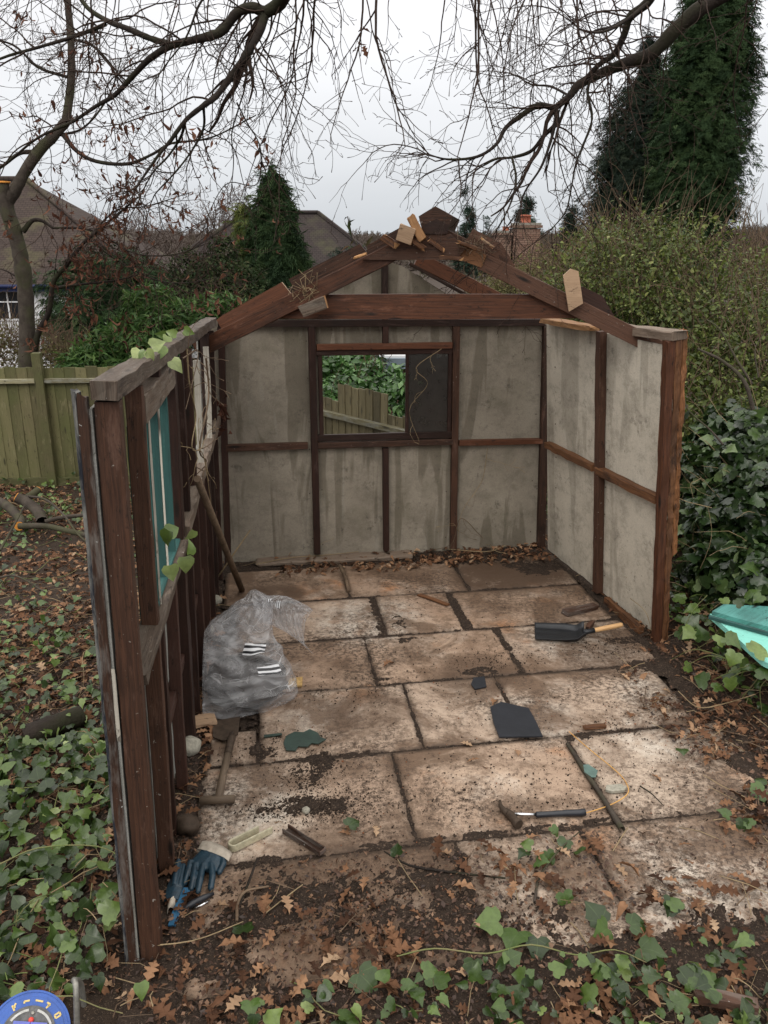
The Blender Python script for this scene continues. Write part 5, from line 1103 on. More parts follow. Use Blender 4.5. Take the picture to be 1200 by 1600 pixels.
# slate
one('slate', ['slate'], lambda m: m.prism([G(x, y, .012) for x, y in ((766, 1106), (783, 1098), (826, 1108), (838, 1130), (848, 1152), (780, 1153), (771, 1130))], (0, 0, .007)), 'dark grey broken roof slate lying flat on the middle of the floor', 'slate')
one('slate', ['slate'], lambda m: m.prism([G(x, y, .006) for x, y in ((740, 1060), (757, 1058), (760, 1074), (742, 1078), (736, 1070))], (0, 0, .006)), 'small dull slate fragment behind the big slate', 'slate')
# hammer
root = empty('claw_hammer', tuple(G(850, 1272)), 'claw hammer with rusty head, bright steel neck and black rubber grip', 'hammer')
ax = lambda x, y, z=.018: G(x, y, z)
MB().tube([ax(800, 1272), ax(838, 1273)], [.0075, .0075], 12).build('shaft', ['chrome'], root)
MB().tube([ax(837, 1273), ax(839, 1273), ax(860, 1272), ax(885, 1270.5), ax(905, 1270), ax(914, 1269), ax(915, 1269)], [.010, .0135, .0125, .0145, .0155, .0165, .010], 12).build('grip', ['rubber_black'], root)
mb = MB(); mb.tube([ax(811, 1289), ax(808, 1286), ax(804, 1282), ax(799, 1275), ax(794, 1271), ax(790, 1267)], [.022, .024, .018, .020, .020, .017], 12, flat=1.0)
for o in (-1, 1): mb.tube([ax(793, 1271, .018 + o * .005), ax(787, 1266, .020 + o * .006), ax(782, 1259, .016 + o * .007), ax(781, 1251, .008 + o * .007)], [.015, .014, .010, .005], 8)
mb.build('head', ['rust_dark'], root)
# short spade
root = empty('hand_spade', tuple(G(345, 1210)), 'worn short spade with a T shaped wooden grip and rusty blade', 'spade')
MB().tube([G(341, 1250, .03), G(349, 1210, .035), G(356, 1178, .035)], [.019, .0185, .018], 12).build('shaft', ['old_handle'], root)
MB().tube([G(355.5, 1180, .035), G(361, 1156, .03), G(363, 1146, .02)], [.0195, .021, .012], 12).build('socket', ['rust_dark'], root)
MB().tube([G(312, 1251, .03), G(313, 1251, .03), G(340, 1250, .032), G(366, 1248, .03), G(367, 1248, .03)], [.012, .0195, .018, .0195, .012], 12).build('grip', ['old_handle'], root)
MB().prism([G(x, y, .014) for x, y in ((331, 1128), (375, 1121), (372, 1148), (362, 1156), (348, 1158), (333, 1153))], (0, 0, .005)).build('blade', ['rust_dark'], root)
# gloves
def glove(name, label, palm, fingers, cuff, zb, rp):
    root = empty(name, tuple(G(*palm[0])), label, 'glove'); mb = MB()
    p0, p1 = Vector(G(palm[0][0], palm[0][1], zb)), Vector(G(palm[1][0], palm[1][1], zb)); dr = p1 - p0; wd = Vector((0, 0, 1)).cross(dr).normalized()
    n_ = 12; V_ = []
    for k in range(9):
        t = k / 8; c = p0 + dr * t; w_ = rp * (.92 + .16 * math.sin(t * 2.6)); h_ = .017 - .004 * t
        for i in range(n_): an = 2 * math.pi * i / n_; V_.append(c + wd * math.cos(an) * w_ + Vector((0, 0, 1)) * math.sin(an) * h_)
    b = len(mb.v); mb.v += V_
    for k in range(8):
        for i in range(n_): j = (i + 1) % n_; mb.face((b + k * n_ + i, b + k * n_ + j, b + (k + 1) * n_ + j, b + (k + 1) * n_ + i), [(0, 0)] * 4, 0, True)
    mb.face(tuple(b + i for i in reversed(range(n_))), [(0, 0)] * n_); mb.face(tuple(b + 8 * n_ + i for i in range(n_)), [(0, 0)] * n_)
    for pts, r_ in fingers:
        P_ = [G(x, y, z) for x, y, z in pts]; mb.tube(P_, [r_ * 1.08, r_ * 1.1, r_, r_ * .8][:len(P_)], 10); e_ = P_[-1]; d = (P_[-1] - P_[-2]).normalized(); mb.tube([e_, e_ + d * r_ * .4, e_ + d * r_ * .7], [r_ * .8, r_ * .6, r_ * .2], 10)
    o = mb.build('shell', ['glove_blue'], root); rm = o.modifiers.new('r', 'REMESH'); rm.mode = 'VOXEL'; rm.voxel_size = .0028; rm.use_smooth_shade = True
    sm = o.modifiers.new('s', 'SMOOTH'); sm.factor = .6; sm.iterations = 4
    mb = MB(); ca, cb, cc_, cd = [Vector(G(*q)) for q in cuff]; n_ = 16; rings = []
    for (A_, B_, hh_) in ((ca, cb, .016), ((ca + cc_) / 2, (cb + cd) / 2, .020), (cc_, cd, .024), ((ca + cc_) / 2 + Vector((0, 0, .002)), (cb + cd) / 2 + Vector((0, 0, .002)), .013)):
        m_ = (A_ + B_) / 2; h2 = (B_ - A_) / 2; b = len(mb.v); rings.append(b)
        for i in range(n_): an = 2 * math.pi * i / n_; mb.v.append(m_ + h2 * math.cos(an) * (1 if hh_ > .014 else .85) + Vector((0, 0, 1)) * math.sin(an) * hh_ + Vector((random.uniform(-.001, .001), 0, random.uniform(-.001, .001))))
    for b0, b1 in zip(rings[:-1], rings[1:]):
        for i in range(n_): j = (i + 1) % n_; mb.face((b0 + i, b0 + j, b1 + j, b1 + i), [(0, 0)] * 4, 0, True)
    mb.build('cuff', ['glove_cuff'], root); return root
glove('work_glove', 'blue rubber coated glove with an off white cuff, on top', ((336, 1330), (314, 1358)),
      [([(298, 1346, .03), (293, 1364, .034), (288, 1382, .02)], .0115), ([(305, 1350, .033), (302, 1372, .038), (298, 1391, .02)], .012), ([(317, 1352, .033), (313, 1374, .038), (309, 1394, .02)], .012), ([(330, 1350, .03), (332, 1370, .034), (329, 1389, .018)], .0125), ([(348, 1336, .025), (349, 1350, .028), (342, 1364, .02)], .0125)],
      ((307, 1328, .028), (357, 1346, .028), (315, 1316, .03), (363, 1334, .03)), .028, .060)
glove('work_glove', 'second blue glove crumpled between the post and the upper glove', ((268, 1408), (277, 1375)),
      [([(272, 1385, .03), (275, 1365, .035), (279, 1345, .03)], .012), ([(280, 1385, .025), (284, 1368, .025), (287, 1352, .02)], .011), ([(276, 1380, .02), (270, 1362, .02), (270, 1350, .02)], .011)],
      ((262, 1412, .02), (276, 1402, .02), (261, 1428, .012), (272, 1424, .012)), .018, .032)
root = empty('hand_tool', tuple(G(280, 1420)), 'blue painted flat steel hand tool with a black grip beneath the gloves', 'hand tool')
MB().plank(G(293, 1388, .022), G(277, 1420, .016), .030, .006, (1, 0, 0), 0, ch=.001).plank(G(278, 1418, .018), G(268, 1447, .012), .028, .006, (1, 0, 0), 0, ch=.001).build('arm', ['tool_blue'], root)
MB().tube([G(281, 1424, .014), G(300, 1412, .016), (G(320, 1402, .014)), G(334, 1396, .012)], [.010, .013, .012, .006], 10).build('grip', ['rubber_black'], root)
MB().tube([G(303, 1419, .004), G(316, 1414, .004), G(328, 1407, .004)], [.004, .006, .004], 8).build('blade', ['chrome'], root)
# plastic channel and rusty trough
def stadium(A_, B_, hw, n=10):
    A_, B_ = Vector(A_), Vector(B_); d = (B_ - A_).normalized(); s = Vector((-d.y, d.x, 0)); o = []
    for k in range(n + 1): an = math.pi * k / n; o.append(A_ - d * math.sin(an) * hw + s * math.cos(an) * hw)
    return o, d, s
A_, B_ = G(366, 1326, .004), G(418, 1300, .004); o, d, s = stadium(A_, B_, .021)
path = [B_ + s * .021 - d * .03] + o + [B_ - s * .021 + d * .012]
mb = MB()
for i in range(len(path) - 1): mb.plank(path[i] + Vector((0, 0, .018)), path[i + 1] + Vector((0, 0, .018)), .034, .009, (0, 0, 1), 0, seg=1, jit=0, ch=.002)
o_ = mb.build('plastic_channel', ['cream_plastic']); tag(o_, 'cream plastic U shaped channel full of dirt beside the glove', 'plastic channel')
o_.modifiers.new('r', 'REMESH').mode = 'VOXEL'; o_.modifiers['r'].voxel_size = .003
A_, B_ = G(446, 1299, .004), G(504, 1335, .004); d = (B_ - A_).normalized(); s = Vector((-d.y, d.x, 0)); mb = MB()
def trough(m):
    m.plank(A_ + Vector((0, 0, .004)), B_ + Vector((0, 0, .004)), .036, .005, s, jit=.001); m.plank(A_ + s * .017 + Vector((0, 0, .014)), B_ + s * .017 + Vector((0, 0, .014)), .022, .005, (0, 0, 1), jit=.002)
    m.plank(A_ - s * .017 + Vector((0, 0, .014)), B_ - s * .017 + Vector((0, 0, .014)), .022, .005, (0, 0, 1), jit=.002); m.plank(B_ - s * .017 + Vector((0, 0, .013)), B_ + s * .017 + Vector((0, 0, .013)), .020, .005, (0, 0, 1))
one('wooden_trough', ['wood_mould'], trough, 'small rotten brown trough shaped piece with hollow centre', 'wood scrap')
one('sponge', ['sponge'], lambda m: m.prism([G(x, y, .008) for x, y in ((448, 1074), (452, 1063), (473, 1060), (472, 1074))], (0, 0, .012)), 'yellow square of foam beside the plastic sack', 'sponge')
one('broken_glass', ['glass_green'], lambda m: m.prism([G(x, y, .008) for x, y in ((447, 1151), (460, 1144), (474, 1145), (484, 1140), (497, 1146), (500, 1152), (510, 1156), (497, 1163), (487, 1162), (480, 1168), (466, 1167), (462, 1174), (447, 1173), (443, 1162))], (0, 0, .004)), 'large dark green piece of dirty broken glass near the sack', 'broken glass')
one('broken_glass', ['glass_green'], lambda m: m.prism([G(x, y, .006) for x, y in ((412, 1149), (440, 1146), (441, 1149), (413, 1153))], (0, 0, .004)), 'thin strip of green glass left of the large piece', 'broken glass')
one('broken_glass', ['glass_shard'], lambda m: m.prism([G(x, y, .022) for x, y in ((911, 1196), (919, 1195), (934, 1205), (931, 1215), (924, 1215), (913, 1207))], (0, 0, .004)), 'pale green glass shard resting across the dark stick', 'broken glass')
one('stone_chip', ['stone_pale'], lambda m: m.prism([G(x, y, .004) for x, y in ((947, 1230), (970, 1228), (979, 1233), (975, 1238), (955, 1240), (946, 1237))], (0, 0, .012)), 'flat pale stone chip under the yellow wire', 'stone')
def stick(name, px, r_, mat, label, cat, sides=7, z=.012, n=4):
    P_ = smooth_path([gp(x, y, z_ if z_ is not None else z) for x, y, z_ in [(q + (None,))[:3] for q in px]], n); rr_ = np.interp(np.linspace(0, 1, len(P_)), np.linspace(0, 1, len(r_)), r_)
    o = tubes(name, [(P_, rr_)], mat, None, sides); return tag(o, label, cat)
stick('lath', [(886, 1162), (900, 1183), (915, 1207), (935, 1236), (955, 1268), (972, 1296)], [.008, .011, .012, .010, .012, .015], 'bark_grey', 'long dark stick lying beyond the hammer grip', 'stick')
stick('wire', [(889, 1143, .03), (905, 1157, .012), (925, 1174, .008), (950, 1194, .01), (972, 1214, .012), (982, 1233, .02), (976, 1245, .014), (955, 1257, .01), (930, 1266, .01), (912, 1271, .02)], [.0026, .0026], 'copper_wire', 'loop of stiff yellow copper wire behind the hammer', 'wire', 6)
stick('twig', [(1000, 1228), (1018, 1240), (1035, 1257)], [.004, .002], 'bark_dark', 'thin dark twig right of the wire loop', 'twig', 5)
stick('twig', [(905, 1300, .01), (880, 1322, .03), (860, 1345, .03), (842, 1372, .01), (835, 1410, .01)], [.003, .006], 'bark_grey', 'twig with small green leaves in front of the hammer', 'twig', 5)
stick('twig', [(600, 1330), (640, 1352), (700, 1362), (790, 1372)], [.003, .006, .004], 'bark_dark', 'dark twig across the leaf litter at front centre', 'twig', 5)
stick('twig', [(370, 1440, .03), (372, 1410, .03), (385, 1392, .03), (420, 1385, .02)], [.006, .007, .004], 'bark_stick', 'curved brown twig right of the gloves', 'twig', 5)
stick('twig', [(372, 1420, .02), (392, 1370, .03), (402, 1340, .04)], [.004, .006, .003], 'bark_dark', 'short dark twig upright beside the cream channel', 'twig', 5)
stick('bramble', [(620, 1494, .03), (680, 1482, .07), (760, 1490, .05), (830, 1476, .08), (900, 1492, .04), (960, 1484, .07), (1010, 1504, .03)], [.003, .003, .002], 'vine_green', 'long green bramble stem trailing across the front leaves', 'bramble', 5)
stick('bramble', [(200, 1480, .05), (300, 1470, .08), (380, 1440, .05)], [.003, .002], 'vine_pale', 'short straw coloured stem at the foot of the left post', 'stem', 5)
stick('bramble', [(0, 1350, .1), (60, 1325, .14), (150, 1322, .14), (200, 1345, .1)], [.0035, .002], 'vine_green', 'green stem arching over the ivy left of the post', 'stem', 5)
stick('bramble', [(1180, 1085, .28), (1130, 1100, .1), (1090, 1105, .04), (1060, 1080, .03)], [.003, .003], 'vine_pale', 'pale root hanging over the edge of the dug hollow', 'root', 5)
one('timber_scrap', ['wood_mould'], lambda m: m.plank(gp(1085, 1555, .05), gp(1180, 1572, .05), .05, .03, (0, 1, 0), jit=.004, split=.01), 'brown lath half buried in leaves at the bottom right', 'timber scrap')
one('timber_scrap', ['wood_mould'], lambda m: m.plank(gp(884, 958, .015), gp(930, 946, .02), .07, .03, (0, 1, 0), jit=.006, split=.02), 'rotten dark wood chunk on the chalky slab behind the shovel', 'timber scrap')
one('timber_scrap', ['wood_grey'], lambda m: m.plank(gp(402, 878, .02), gp(640, 866, .02), .15, .03, (0, 1, 0), jit=.004, split=.02, ch=.008), 'weathered plank lying along the foot of the end wall', 'plank')
one('timber_scrap', ['wood_rotten'], lambda m: m.plank(gp(655, 929, .012), gp(700, 945, .012), .035, .015, (0, 1, 0), jit=.003, split=.01), 'thin dark splinter between the second row slabs', 'timber scrap')
one('timber_scrap', ['wood_pale'], lambda m: m.plank(gp(298, 1130, .03), gp(336, 1122, .03), .10, .02, (0, 1, 0), jit=.003, split=.01), 'short tan board end sticking out below the sack', 'timber scrap')
one('timber_scrap', ['wood_brown'], lambda m: m.plank(gp(918, 983, .03), gp(926, 972, .03), .03, .03, (0, 0, 1), jit=.003), 'little brown block behind the shovel socket', 'timber scrap')
one('timber_scrap', ['wood_rotten'], lambda m: m.plank(gp(912, 1137, .012), gp(946, 1134, .012), .03, .015, (0, 1, 0), jit=.003), 'charred looking splinter right of the big slate', 'timber scrap')
# pole and cane leaning in the far left corner
a = LW.hit(308, 748, .05); one('pole', ['bark_stick'], lambda m: m.tube([G(378, 922, .01), G(378, 922, .01).lerp(a, .5), a], [.022, .020, .018], 10), 'brown wooden pole leaning against the left wall', 'pole')
one('cane', ['vine_pale'], lambda m: m.tube([G(338, 905, .01), KW.hit(391, 828, .22)], [.007, .005], 7), 'thin pale cane leaning behind the pole', 'cane')
one('peg', ['bark_stick'], lambda m: m.tube([G(545, 925, .0), G(541, 905, .03), G(531, 884, .06)], [.014, .014, .015], 8), 'short rod lying in the joint between the back slabs', 'rod')
# stones in the far left corner and by the wall foot
def stone(px, py, r_, label, mat='stone_pale', cat='stone'):
    c = gp(px, py, r_ * .6)
    def f(u, v):
        th, ph = u * 2 * np.pi, (v - .5) * np.pi; d = np.stack([np.cos(ph) * np.cos(th), np.cos(ph) * np.sin(th), np.sin(ph) * .8], 1); k = 1 + (fbm(d[:, 0] * 1.7 + px, d[:, 1] * 1.7 + d[:, 2] * 2 + py, 3) - .5) * .5
        k[(u == 0) | (u == 1)] = 1; return c + d * (r_ * k)[:, None]
    tag(gridmesh('stone', f, 20, 14, [mat]), label, cat)
stone(337, 938, .045, 'round pale stone in the far left corner'); stone(326, 958, .05, 'darker round stone in front of the pale one', 'rust_dark'); stone(322, 985, .05, 'grey stone at the wall foot behind the sack', 'stone_pale')
stone(292, 1288, .055, 'rough grey lump at the wall foot above the gloves', 'rust_dark'); stone(478, 1266, .018, 'small white quartz pebble in the black soil patch', 'stone_pale'); stone(295, 1165, .06, 'yellowish clod at the wall foot left of the spade', 'stone_pale', 'clod')
# log and cut branches on the left bank
P_ = smooth_path([gp(38, 1152, .07), gp(70, 1140, .08), gp(128, 1118, .08)], 6)
tag(tubes('log', [(P_, np.linspace(.062, .055, len(P_)) * (1 + RS.normal(0, .05, len(P_))))], 'bark_dark', None, 12), 'short rotten log with white fungus lying in the ivy', 'log')
def cutbranch(px, r0, r1, label, zz):
    pts = [gp(x, y, z_) for (x, y), z_ in zip(px, zz)]; P_ = smooth_path(pts, 5); root = empty('cut_branch', tuple(P_[0]), label, 'branch')
    tubes('limb', [(P_, np.linspace(r0, r1, len(P_)))], 'bark_grey', root, 9); d = P_[-1] - P_[-2]; d /= np.linalg.norm(d)
    if r1 > .02: MB().tube([P_[-1] - d * .004, P_[-1] + d * .006], r1 * .96, 12).build('cut_face', ['cut_wood'], root)
cutbranch([(-30, 772), (10, 790), (32, 812), (30, 822)], .05, .045, 'thick mossy sawn branch curving in from the left edge', [-.1, -.1, -.12, -.12])
cutbranch([(66, 815), (60, 800), (42, 785), (26, 777)], .055, .05, 'dark sawn branch with a bright cut end by the fence', [-.1, -.05, .0, .05])
cutbranch([(40, 780), (50, 773), (60, 765)], .04, .035, 'stubby sawn branch end pointing at the fence post', [-.05, 0, .03])
cutbranch([(30, 822), (70, 822), (100, 828), (142, 838)], .03, .022, 'long brown branch lying in front of the pile', [-.1, -.08, -.06, -.05])
cutbranch([(70, 815), (100, 808), (140, 804)], .022, .018, 'straight brown branch behind the long one', [-.1, -.08, -.06])
cutbranch([(38, 775), (70, 780), (100, 805), (122, 835), (150, 858)], .012, .006, 'thin arching switch over the branch pile', [.0, .15, .18, .1, 0])
cutbranch([(0, 860), (25, 815), (38, 790)], .012, .006, 'thin dark switch leaning across the left of the pile', [-.02, .1, .1])
cutbranch([(-10, 905), (25, 900), (70, 925)], .010, .005, 'slender twiggy branch on the ivy nearer the camera', [0, .03, .0])
# turquoise door panel dumped on the bank
root = empty('door_panel', tuple(G(1180, 1000, .3)), 'bright turquoise painted door panel half buried in ivy on the right bank', 'door')
Zp = .34
MB().prism([G(x, y, Zp) for x, y in ((1108, 966), (1150, 975), (1260, 1010), (1260, 1075), (1190, 1040), (1150, 1004))], (0, 0, .03)).build('panel', ['turquoise_paint'], root)
MB().prism([G(x, y, Zp + .031) for x, y in ((1112, 961), (1130, 950), (1230, 955), (1290, 975), (1260, 1002), (1150, 972))], (0, 0, .025)).build('frame_rail', ['turquoise_worn'], root)
MB().plank(G(1108, 964, Zp + .045), G(1262, 1007, Zp + .045), .022, .022, (0, 0, 1), 0, jit=.001).build('moulding', ['teal_paint'], root)
RS.seed(77)
pos = np.array([tuple(G(x, y, z_)) for x, y, z_ in ((1085, 985, .2), (1098, 1000, .24), (1120, 1003, .36), (1133, 995, .4), (1150, 1020, .36), (1160, 1030, .3), (1178, 1020, .42), (1150, 945, .45), (1165, 935, .5), (1190, 930, .5), (1075, 962, .25), (1090, 950, .3), (1060, 985, .15), (1105, 1065, .12), (1115, 1075, .1), (1150, 1068, .12), (1140, 1060, .2), (1070, 1040, .08), (1180, 1045, .3), (1195, 1060, .3), (1060, 940, .2), (1100, 930, .4), (1130, 935, .4), (1195, 1235, .03), (1190, 1225, .03))])
n = len(pos); tag(leaves('ivy_sprigs', [scatter(IVY, pos, rv(n, .45) + np.array([-.1, -.6, 1.]), rv(n), RS.uniform(.06, .10, n), RS.uniform(.2, .8, n))], 'ivy_leaf'), 'large ivy leaves trailing over the turquoise panel and hollow', 'ivy', kind='stuff')
ln = []
for (x0, y0, z0, x1, y1, z1) in ((1180, 1045, .3, 1120, 1075, .1), (1170, 1040, .34, 1115, 1062, .12), (1190, 1040, .3, 1130, 1040, .1), (1200, 1060, .3, 1190, 1110, .05), (1150, 1035, .3, 1070, 1042, .1), (1140, 1030, .3, 1050, 1030, .05), (1200, 1050, .3, 1160, 1090, .05), (1105, 930, .4, 1060, 1000, .1), (1190, 1030, .34, 1150, 1085, -.05)):
    a, b = gp(x0, y0, z0), gp(x1, y1, z1); ln.append((smooth_path([a, (a + b) / 2 + np.array([0, 0, .05]) + RS.normal(0, .02, 3), b], 6), np.full(13, .0022)))
tag(tubes('ivy_runners', ln, 'vine_green', None, 5), 'pale ivy runners hanging into the dug hollow', 'ivy', kind='stuff')
# cable reel, bottom left
c = Vector(O_ + ray(43, 1618) * 2.62); nrm = (O_ - c).normalized(); nrm = (nrm + Vector((.02, .0, .35))).normalized(); rx = Vector((1, 0, 0)); rx = (rx - nrm * rx.dot(nrm)).normalized(); ry = nrm.cross(rx)
root = empty('cable_reel', tuple(c - Vector((0, 0, .1))), 'blue extension cable reel with worn yellow lettering in the bottom left corner', 'cable reel')
def dsk(mb, r0, r1, z0, z1, n=48, m=0, a0=0, a1=2 * math.pi):
    b = len(mb.v); full = abs(a1 - a0 - 2 * math.pi) < 1e-6; k = n if full else n + 1
    for z in (z0, z1):
        for r_ in (r0, r1):
            for i in range(k): an = a0 + (a1 - a0) * i / n; mb.v.append(c + rx * math.cos(an) * r_ + ry * math.sin(an) * r_ + nrm * z)
    for i in range(n):
        j = (i + 1) % k; I = lambda a, q: b + a * k + q
        for (p_, q_) in ((2, 3), (0, 2), (3, 1)): mb.face((I(p_, i), I(q_, i), I(q_, j), I(p_, j)), [(0, 0)] * 4, m)
    if not full:
        for i, fl in ((0, 0), (k - 1, 1)): q = (b + i, b + k + i, b + 3 * k + i, b + 2 * k + i); mb.face(q if fl else q[::-1], [(0, 0)] * 4, m)
    return mb
RR = .128
mb = MB(); dsk(mb, .001, RR - .004, -.004, .0); dsk(mb, RR - .006, RR, -.012, .003); mb.build('flange', ['reel_blue'], root)
dsk(MB(), .0, .112 - .004, .0012, .003, a0=R(0), a1=R(360)).build('face_plate', ['reel_blue'], root)
dsk(MB(), .001, .082, .0032, .008).build('hub_plate', ['reel_grey'], root)
dsk(MB(), .001, RR, -.085, -.075).build('flange', ['reel_blue'], root); dsk(MB(), .001, .085, -.075, -.012).build('drum', ['reel_grey'], root)
mb = MB()
for z in (-.068, -.056, -.044, -.032, -.020):
    mb.tube([c + rx * math.cos(2 * math.pi * i / 40) * .094 + ry * math.sin(2 * math.pi * i / 40) * .094 + nrm * z for i in range(41)], .0055, 8)
mb.build('cable', ['cable_orange'], root)
mb = MB(); dsk(mb, .066, .073, .0084, .0105, a0=R(28), a1=R(80)); dsk(mb, .066, .073, .0084, .0105, a0=R(102), a1=R(150)); mb.build('dial_arc', ['reel_white'], root)
pt = lambda x, y, z=.0035: c + rx * x + ry * y + nrm * z
def bar(mb, x0, y0, x1, y1, w_=.006, z=.0042): mb.plank(pt(x0, y0, z), pt(x1, y1, z), w_, .0015, (pt(x1, y1) - pt(x0, y0)).cross(nrm), 0, seg=1, jit=0, ch=.0003)
def glyph(strokes, an, rad):
    mb = MB(); ca, sa = math.cos(an), math.sin(an); up = (ca, sa); rt = (sa, -ca)
    for (x0, y0, x1, y1) in strokes:
        f = lambda x, y: (up[0] * (rad + y) + rt[0] * x, up[1] * (rad + y) + rt[1] * x)
        bar(mb, *f(x0, y0), *f(x1, y1), .0055)
    mb.build('lettering', ['reel_yellow'], root)
glyph([(-.006, -.008, -.006, .010), (-.006, .002, .006, .010), (-.006, .002, .001, .001)], R(128), .094)
glyph([(-.012, .004, .004, .004), (-.012, .004, -.012, -.002)], R(104), .094); glyph([(-.012, .003, .012, .003)], R(84), .094)
glyph([(-.006, .006, .006, .006), (.006, .006, .001, -.009), (.000, -.001, .006, .001)], R(66), .094)
glyph([(-.005, -.008, -.005, .008), (-.005, .008, .005, .008), (.005, .008, .005, -.008), (.005, -.008, -.005, -.008)], R(38), .097)
for x in (-.026, .026):
    MB().prism([pt(x - .025, -.045, .0105), pt(x + .025, -.045, .0105), pt(x + .025, .034, .0105), pt(x - .025, .034, .0105)], nrm * .010).build('socket', ['socket_blue'], root)
    mb = MB()
    for (sx_, sy_, sw, sh_) in ((x, .012, .006, .010), (x - .010, -.010, .010, .005), (x + .010, -.010, .010, .005)): mb.prism([pt(sx_ - sw / 2, sy_ - sh_ / 2, .0207), pt(sx_ + sw / 2, sy_ - sh_ / 2, .0207), pt(sx_ + sw / 2, sy_ + sh_ / 2, .0207), pt(sx_ - sw / 2, sy_ + sh_ / 2, .0207)], nrm * .0006)
    mb.build('pin_hole', ['rubber_black'], root)
MB().tube([pt(.0, .040, .010), pt(.0, .040, .018), pt(.0, .040, .022)], [.009, .008, .003], 14).build('indicator_lamp', ['lamp_red'], root)
MB().tube([pt(.0, .060, .004), pt(.0, .060, .014), pt(0, .06, .016)], [.006, .006, .004], 10).build('screw', ['galvanised'], root)
t0 = Vector(O_ + ray(121, 1640) * 2.60); t1 = Vector(O_ + ray(119, 1545) * 2.60); t2 = Vector(O_ + ray(116, 1532) * 2.66); t3 = Vector(O_ + ray(128, 1545) * 2.74); t4 = Vector(O_ + ray(136, 1640) * 2.78)
MB().tube([tuple(q) for q in smooth_path([t0, t1, t2, t3, t4], 6)], .0095, 12).build('frame_tube', ['galvanised'], root)

# clear plastic rubble sack
root = empty('plastic_sack', tuple(G(362, 1085)), 'crumpled clear plastic rubble sack with black and white print near the left wall', 'sack')
bc = np.array(G(368, 1092)); pk = np.array(AY(396, 921, bc[1] + .16)); 
ctr = [(bc, .31, .22, (1, 0, 0)), (bc + [0, .02, .10], .315, .235, (1, 0, 0)), (bc + [-.01, .05, .21], .29, .21, (1, 0, 0)), (bc + [0, .08, .31], .225, .17, (1, 0, 0)), (bc + [.04, .11, .40], .175, .12, (1, 0, 0)), (pk + [.01, -.01, -.06], .10, .05, (1, 0, 0)), (pk + [.0, 0, -.005], .02, .01, (1, 0, 0))]
def ipl(arr, t): k = np.clip(t * (len(arr) - 1), 0, len(arr) - 1.0001); i = k.astype(int); f = (k - i)[:, None]; a_ = np.array(arr, float); a_ = a_.reshape(len(arr), -1); f = f * f * (3 - 2 * f) * .4 + f * .6; return a_[i] * (1 - f) + a_[i + 1] * f
def crumple(p, amp, s):
    rs_ = np.random.RandomState(12); q1 = 0
    wv = np.stack([fbm(p[:, 0] * 3 + 5, p[:, 2] * 3 + p[:, 1] * 2, 2), fbm(p[:, 1] * 3 + 1, p[:, 0] * 3 + p[:, 2], 2), fbm(p[:, 2] * 3 + 8, p[:, 0] * 3, 2)], 1) * .35
    for i in range(9):
        d = rs_.normal(0, 1, 3); d /= np.linalg.norm(d); f_ = s * (3.0 + i * 1.6); q1 = q1 + np.abs(((p + wv) @ d * f_ + rs_.rand()) % 1.0 - .5) * 2 / (1 + i * .55)
    return amp * (q1 - 1.75)
    x, y, z = p[:, 0] * s, p[:, 1] * s, p[:, 2] * s
    q1 = np.abs(vn(x * 6 + 9 + z * 2, z * 7 + y * 4) - .5) + .6 * np.abs(vn(x * 13 - z * 6, z * 12 + y * 9 + 5) - .5) + .35 * np.abs(vn(x * 27 + z * 11, y * 22 - z * 17) - .5)
    return amp * (1 - 2.4 * q1)
def keepin(p):
    nn_ = np.array(LW.n); dd = (p - np.array(LW.A)) @ nn_; return p + nn_ * np.maximum(0, .012 - dd)[:, None]
def body(u, v):
    t = v ** .9; C = ipl([q[0] for q in ctr], t); rx_ = ipl([q[1] for q in ctr], t)[:, 0]; ry_ = ipl([q[2] for q in ctr], t)[:, 0]; a_ = u * 2 * np.pi
    rx_ = rx_ * np.where(v < .04, .9, 1)
    sq = 1 + .10 * np.cos(3 * a_ + t * 2); p = C + np.stack([np.cos(a_) * rx_ * sq, np.sin(a_) * ry_ * sq, 0 * a_], 1)
    k = crumple(p, .026, .8) * np.clip(ry_ / .12, .15, 1); p += np.stack([np.cos(a_), np.sin(a_), 0 * a_], 1) * k[:, None]; p[:, 2] = np.maximum(p[:, 2] + crumple(p + 3, .012, 1.5), .008); return keepin(p)
sk_ = gridmesh('bag', body, 84, 60, ['sack_film'], root, smooth=False)
tri = sk_.modifiers.new('t', 'TRIANGULATE')
# open mouth flopping out to the right
m0 = pk + np.array([.0, .0, -.05]); me_ = np.array(AY(482, 992, m0[1] - .02))
def mouth(u, v):
    a_ = u * 2 * np.pi; C = m0 * (1 - v)[:, None] + (me_ + [0, 0, .0]) * v[:, None]; C[:, 2] += .04 * np.sin(v * 3.14); hh_ = .045 + .085 * v + .02 * np.sin(v * 3); C[:, 2] += .015 * v - .06 * (1 - v)
    th_ = .050 - .025 * v; p = C + np.stack([.03 * np.sin(a_ * 2 + 1) * v, np.sin(a_) * th_, np.sign(np.cos(a_)) * np.abs(np.cos(a_)) ** .6 * hh_], 1); p += np.stack([0 * a_, np.sign(np.sin(a_)) * crumple(p, .014, 1.3) * np.abs(np.sin(a_)), crumple(p + 2, .006, 1.2)], 1); return p
gridmesh('mouth', mouth, 44, 22, ['sack_film'], root, smooth=False)
def stuffing(u, v):
    th, ph = u * 2 * np.pi, (v - .5) * np.pi; d = np.stack([np.cos(ph) * np.cos(th) * .25, np.cos(ph) * np.sin(th) * .16, np.sin(ph) * .13], 1); k = 1 + (fbm(th * 2, ph * 3, 4) - .5) * .6; p = bc + [0.01, .03, .10] + d * k[:, None]; p[:, 2] = np.maximum(p[:, 2], .012); return keepin(p) + np.array([.02, 0, 0])
gridmesh('contents', stuffing, 50, 30, ['rubble_mix'], root)
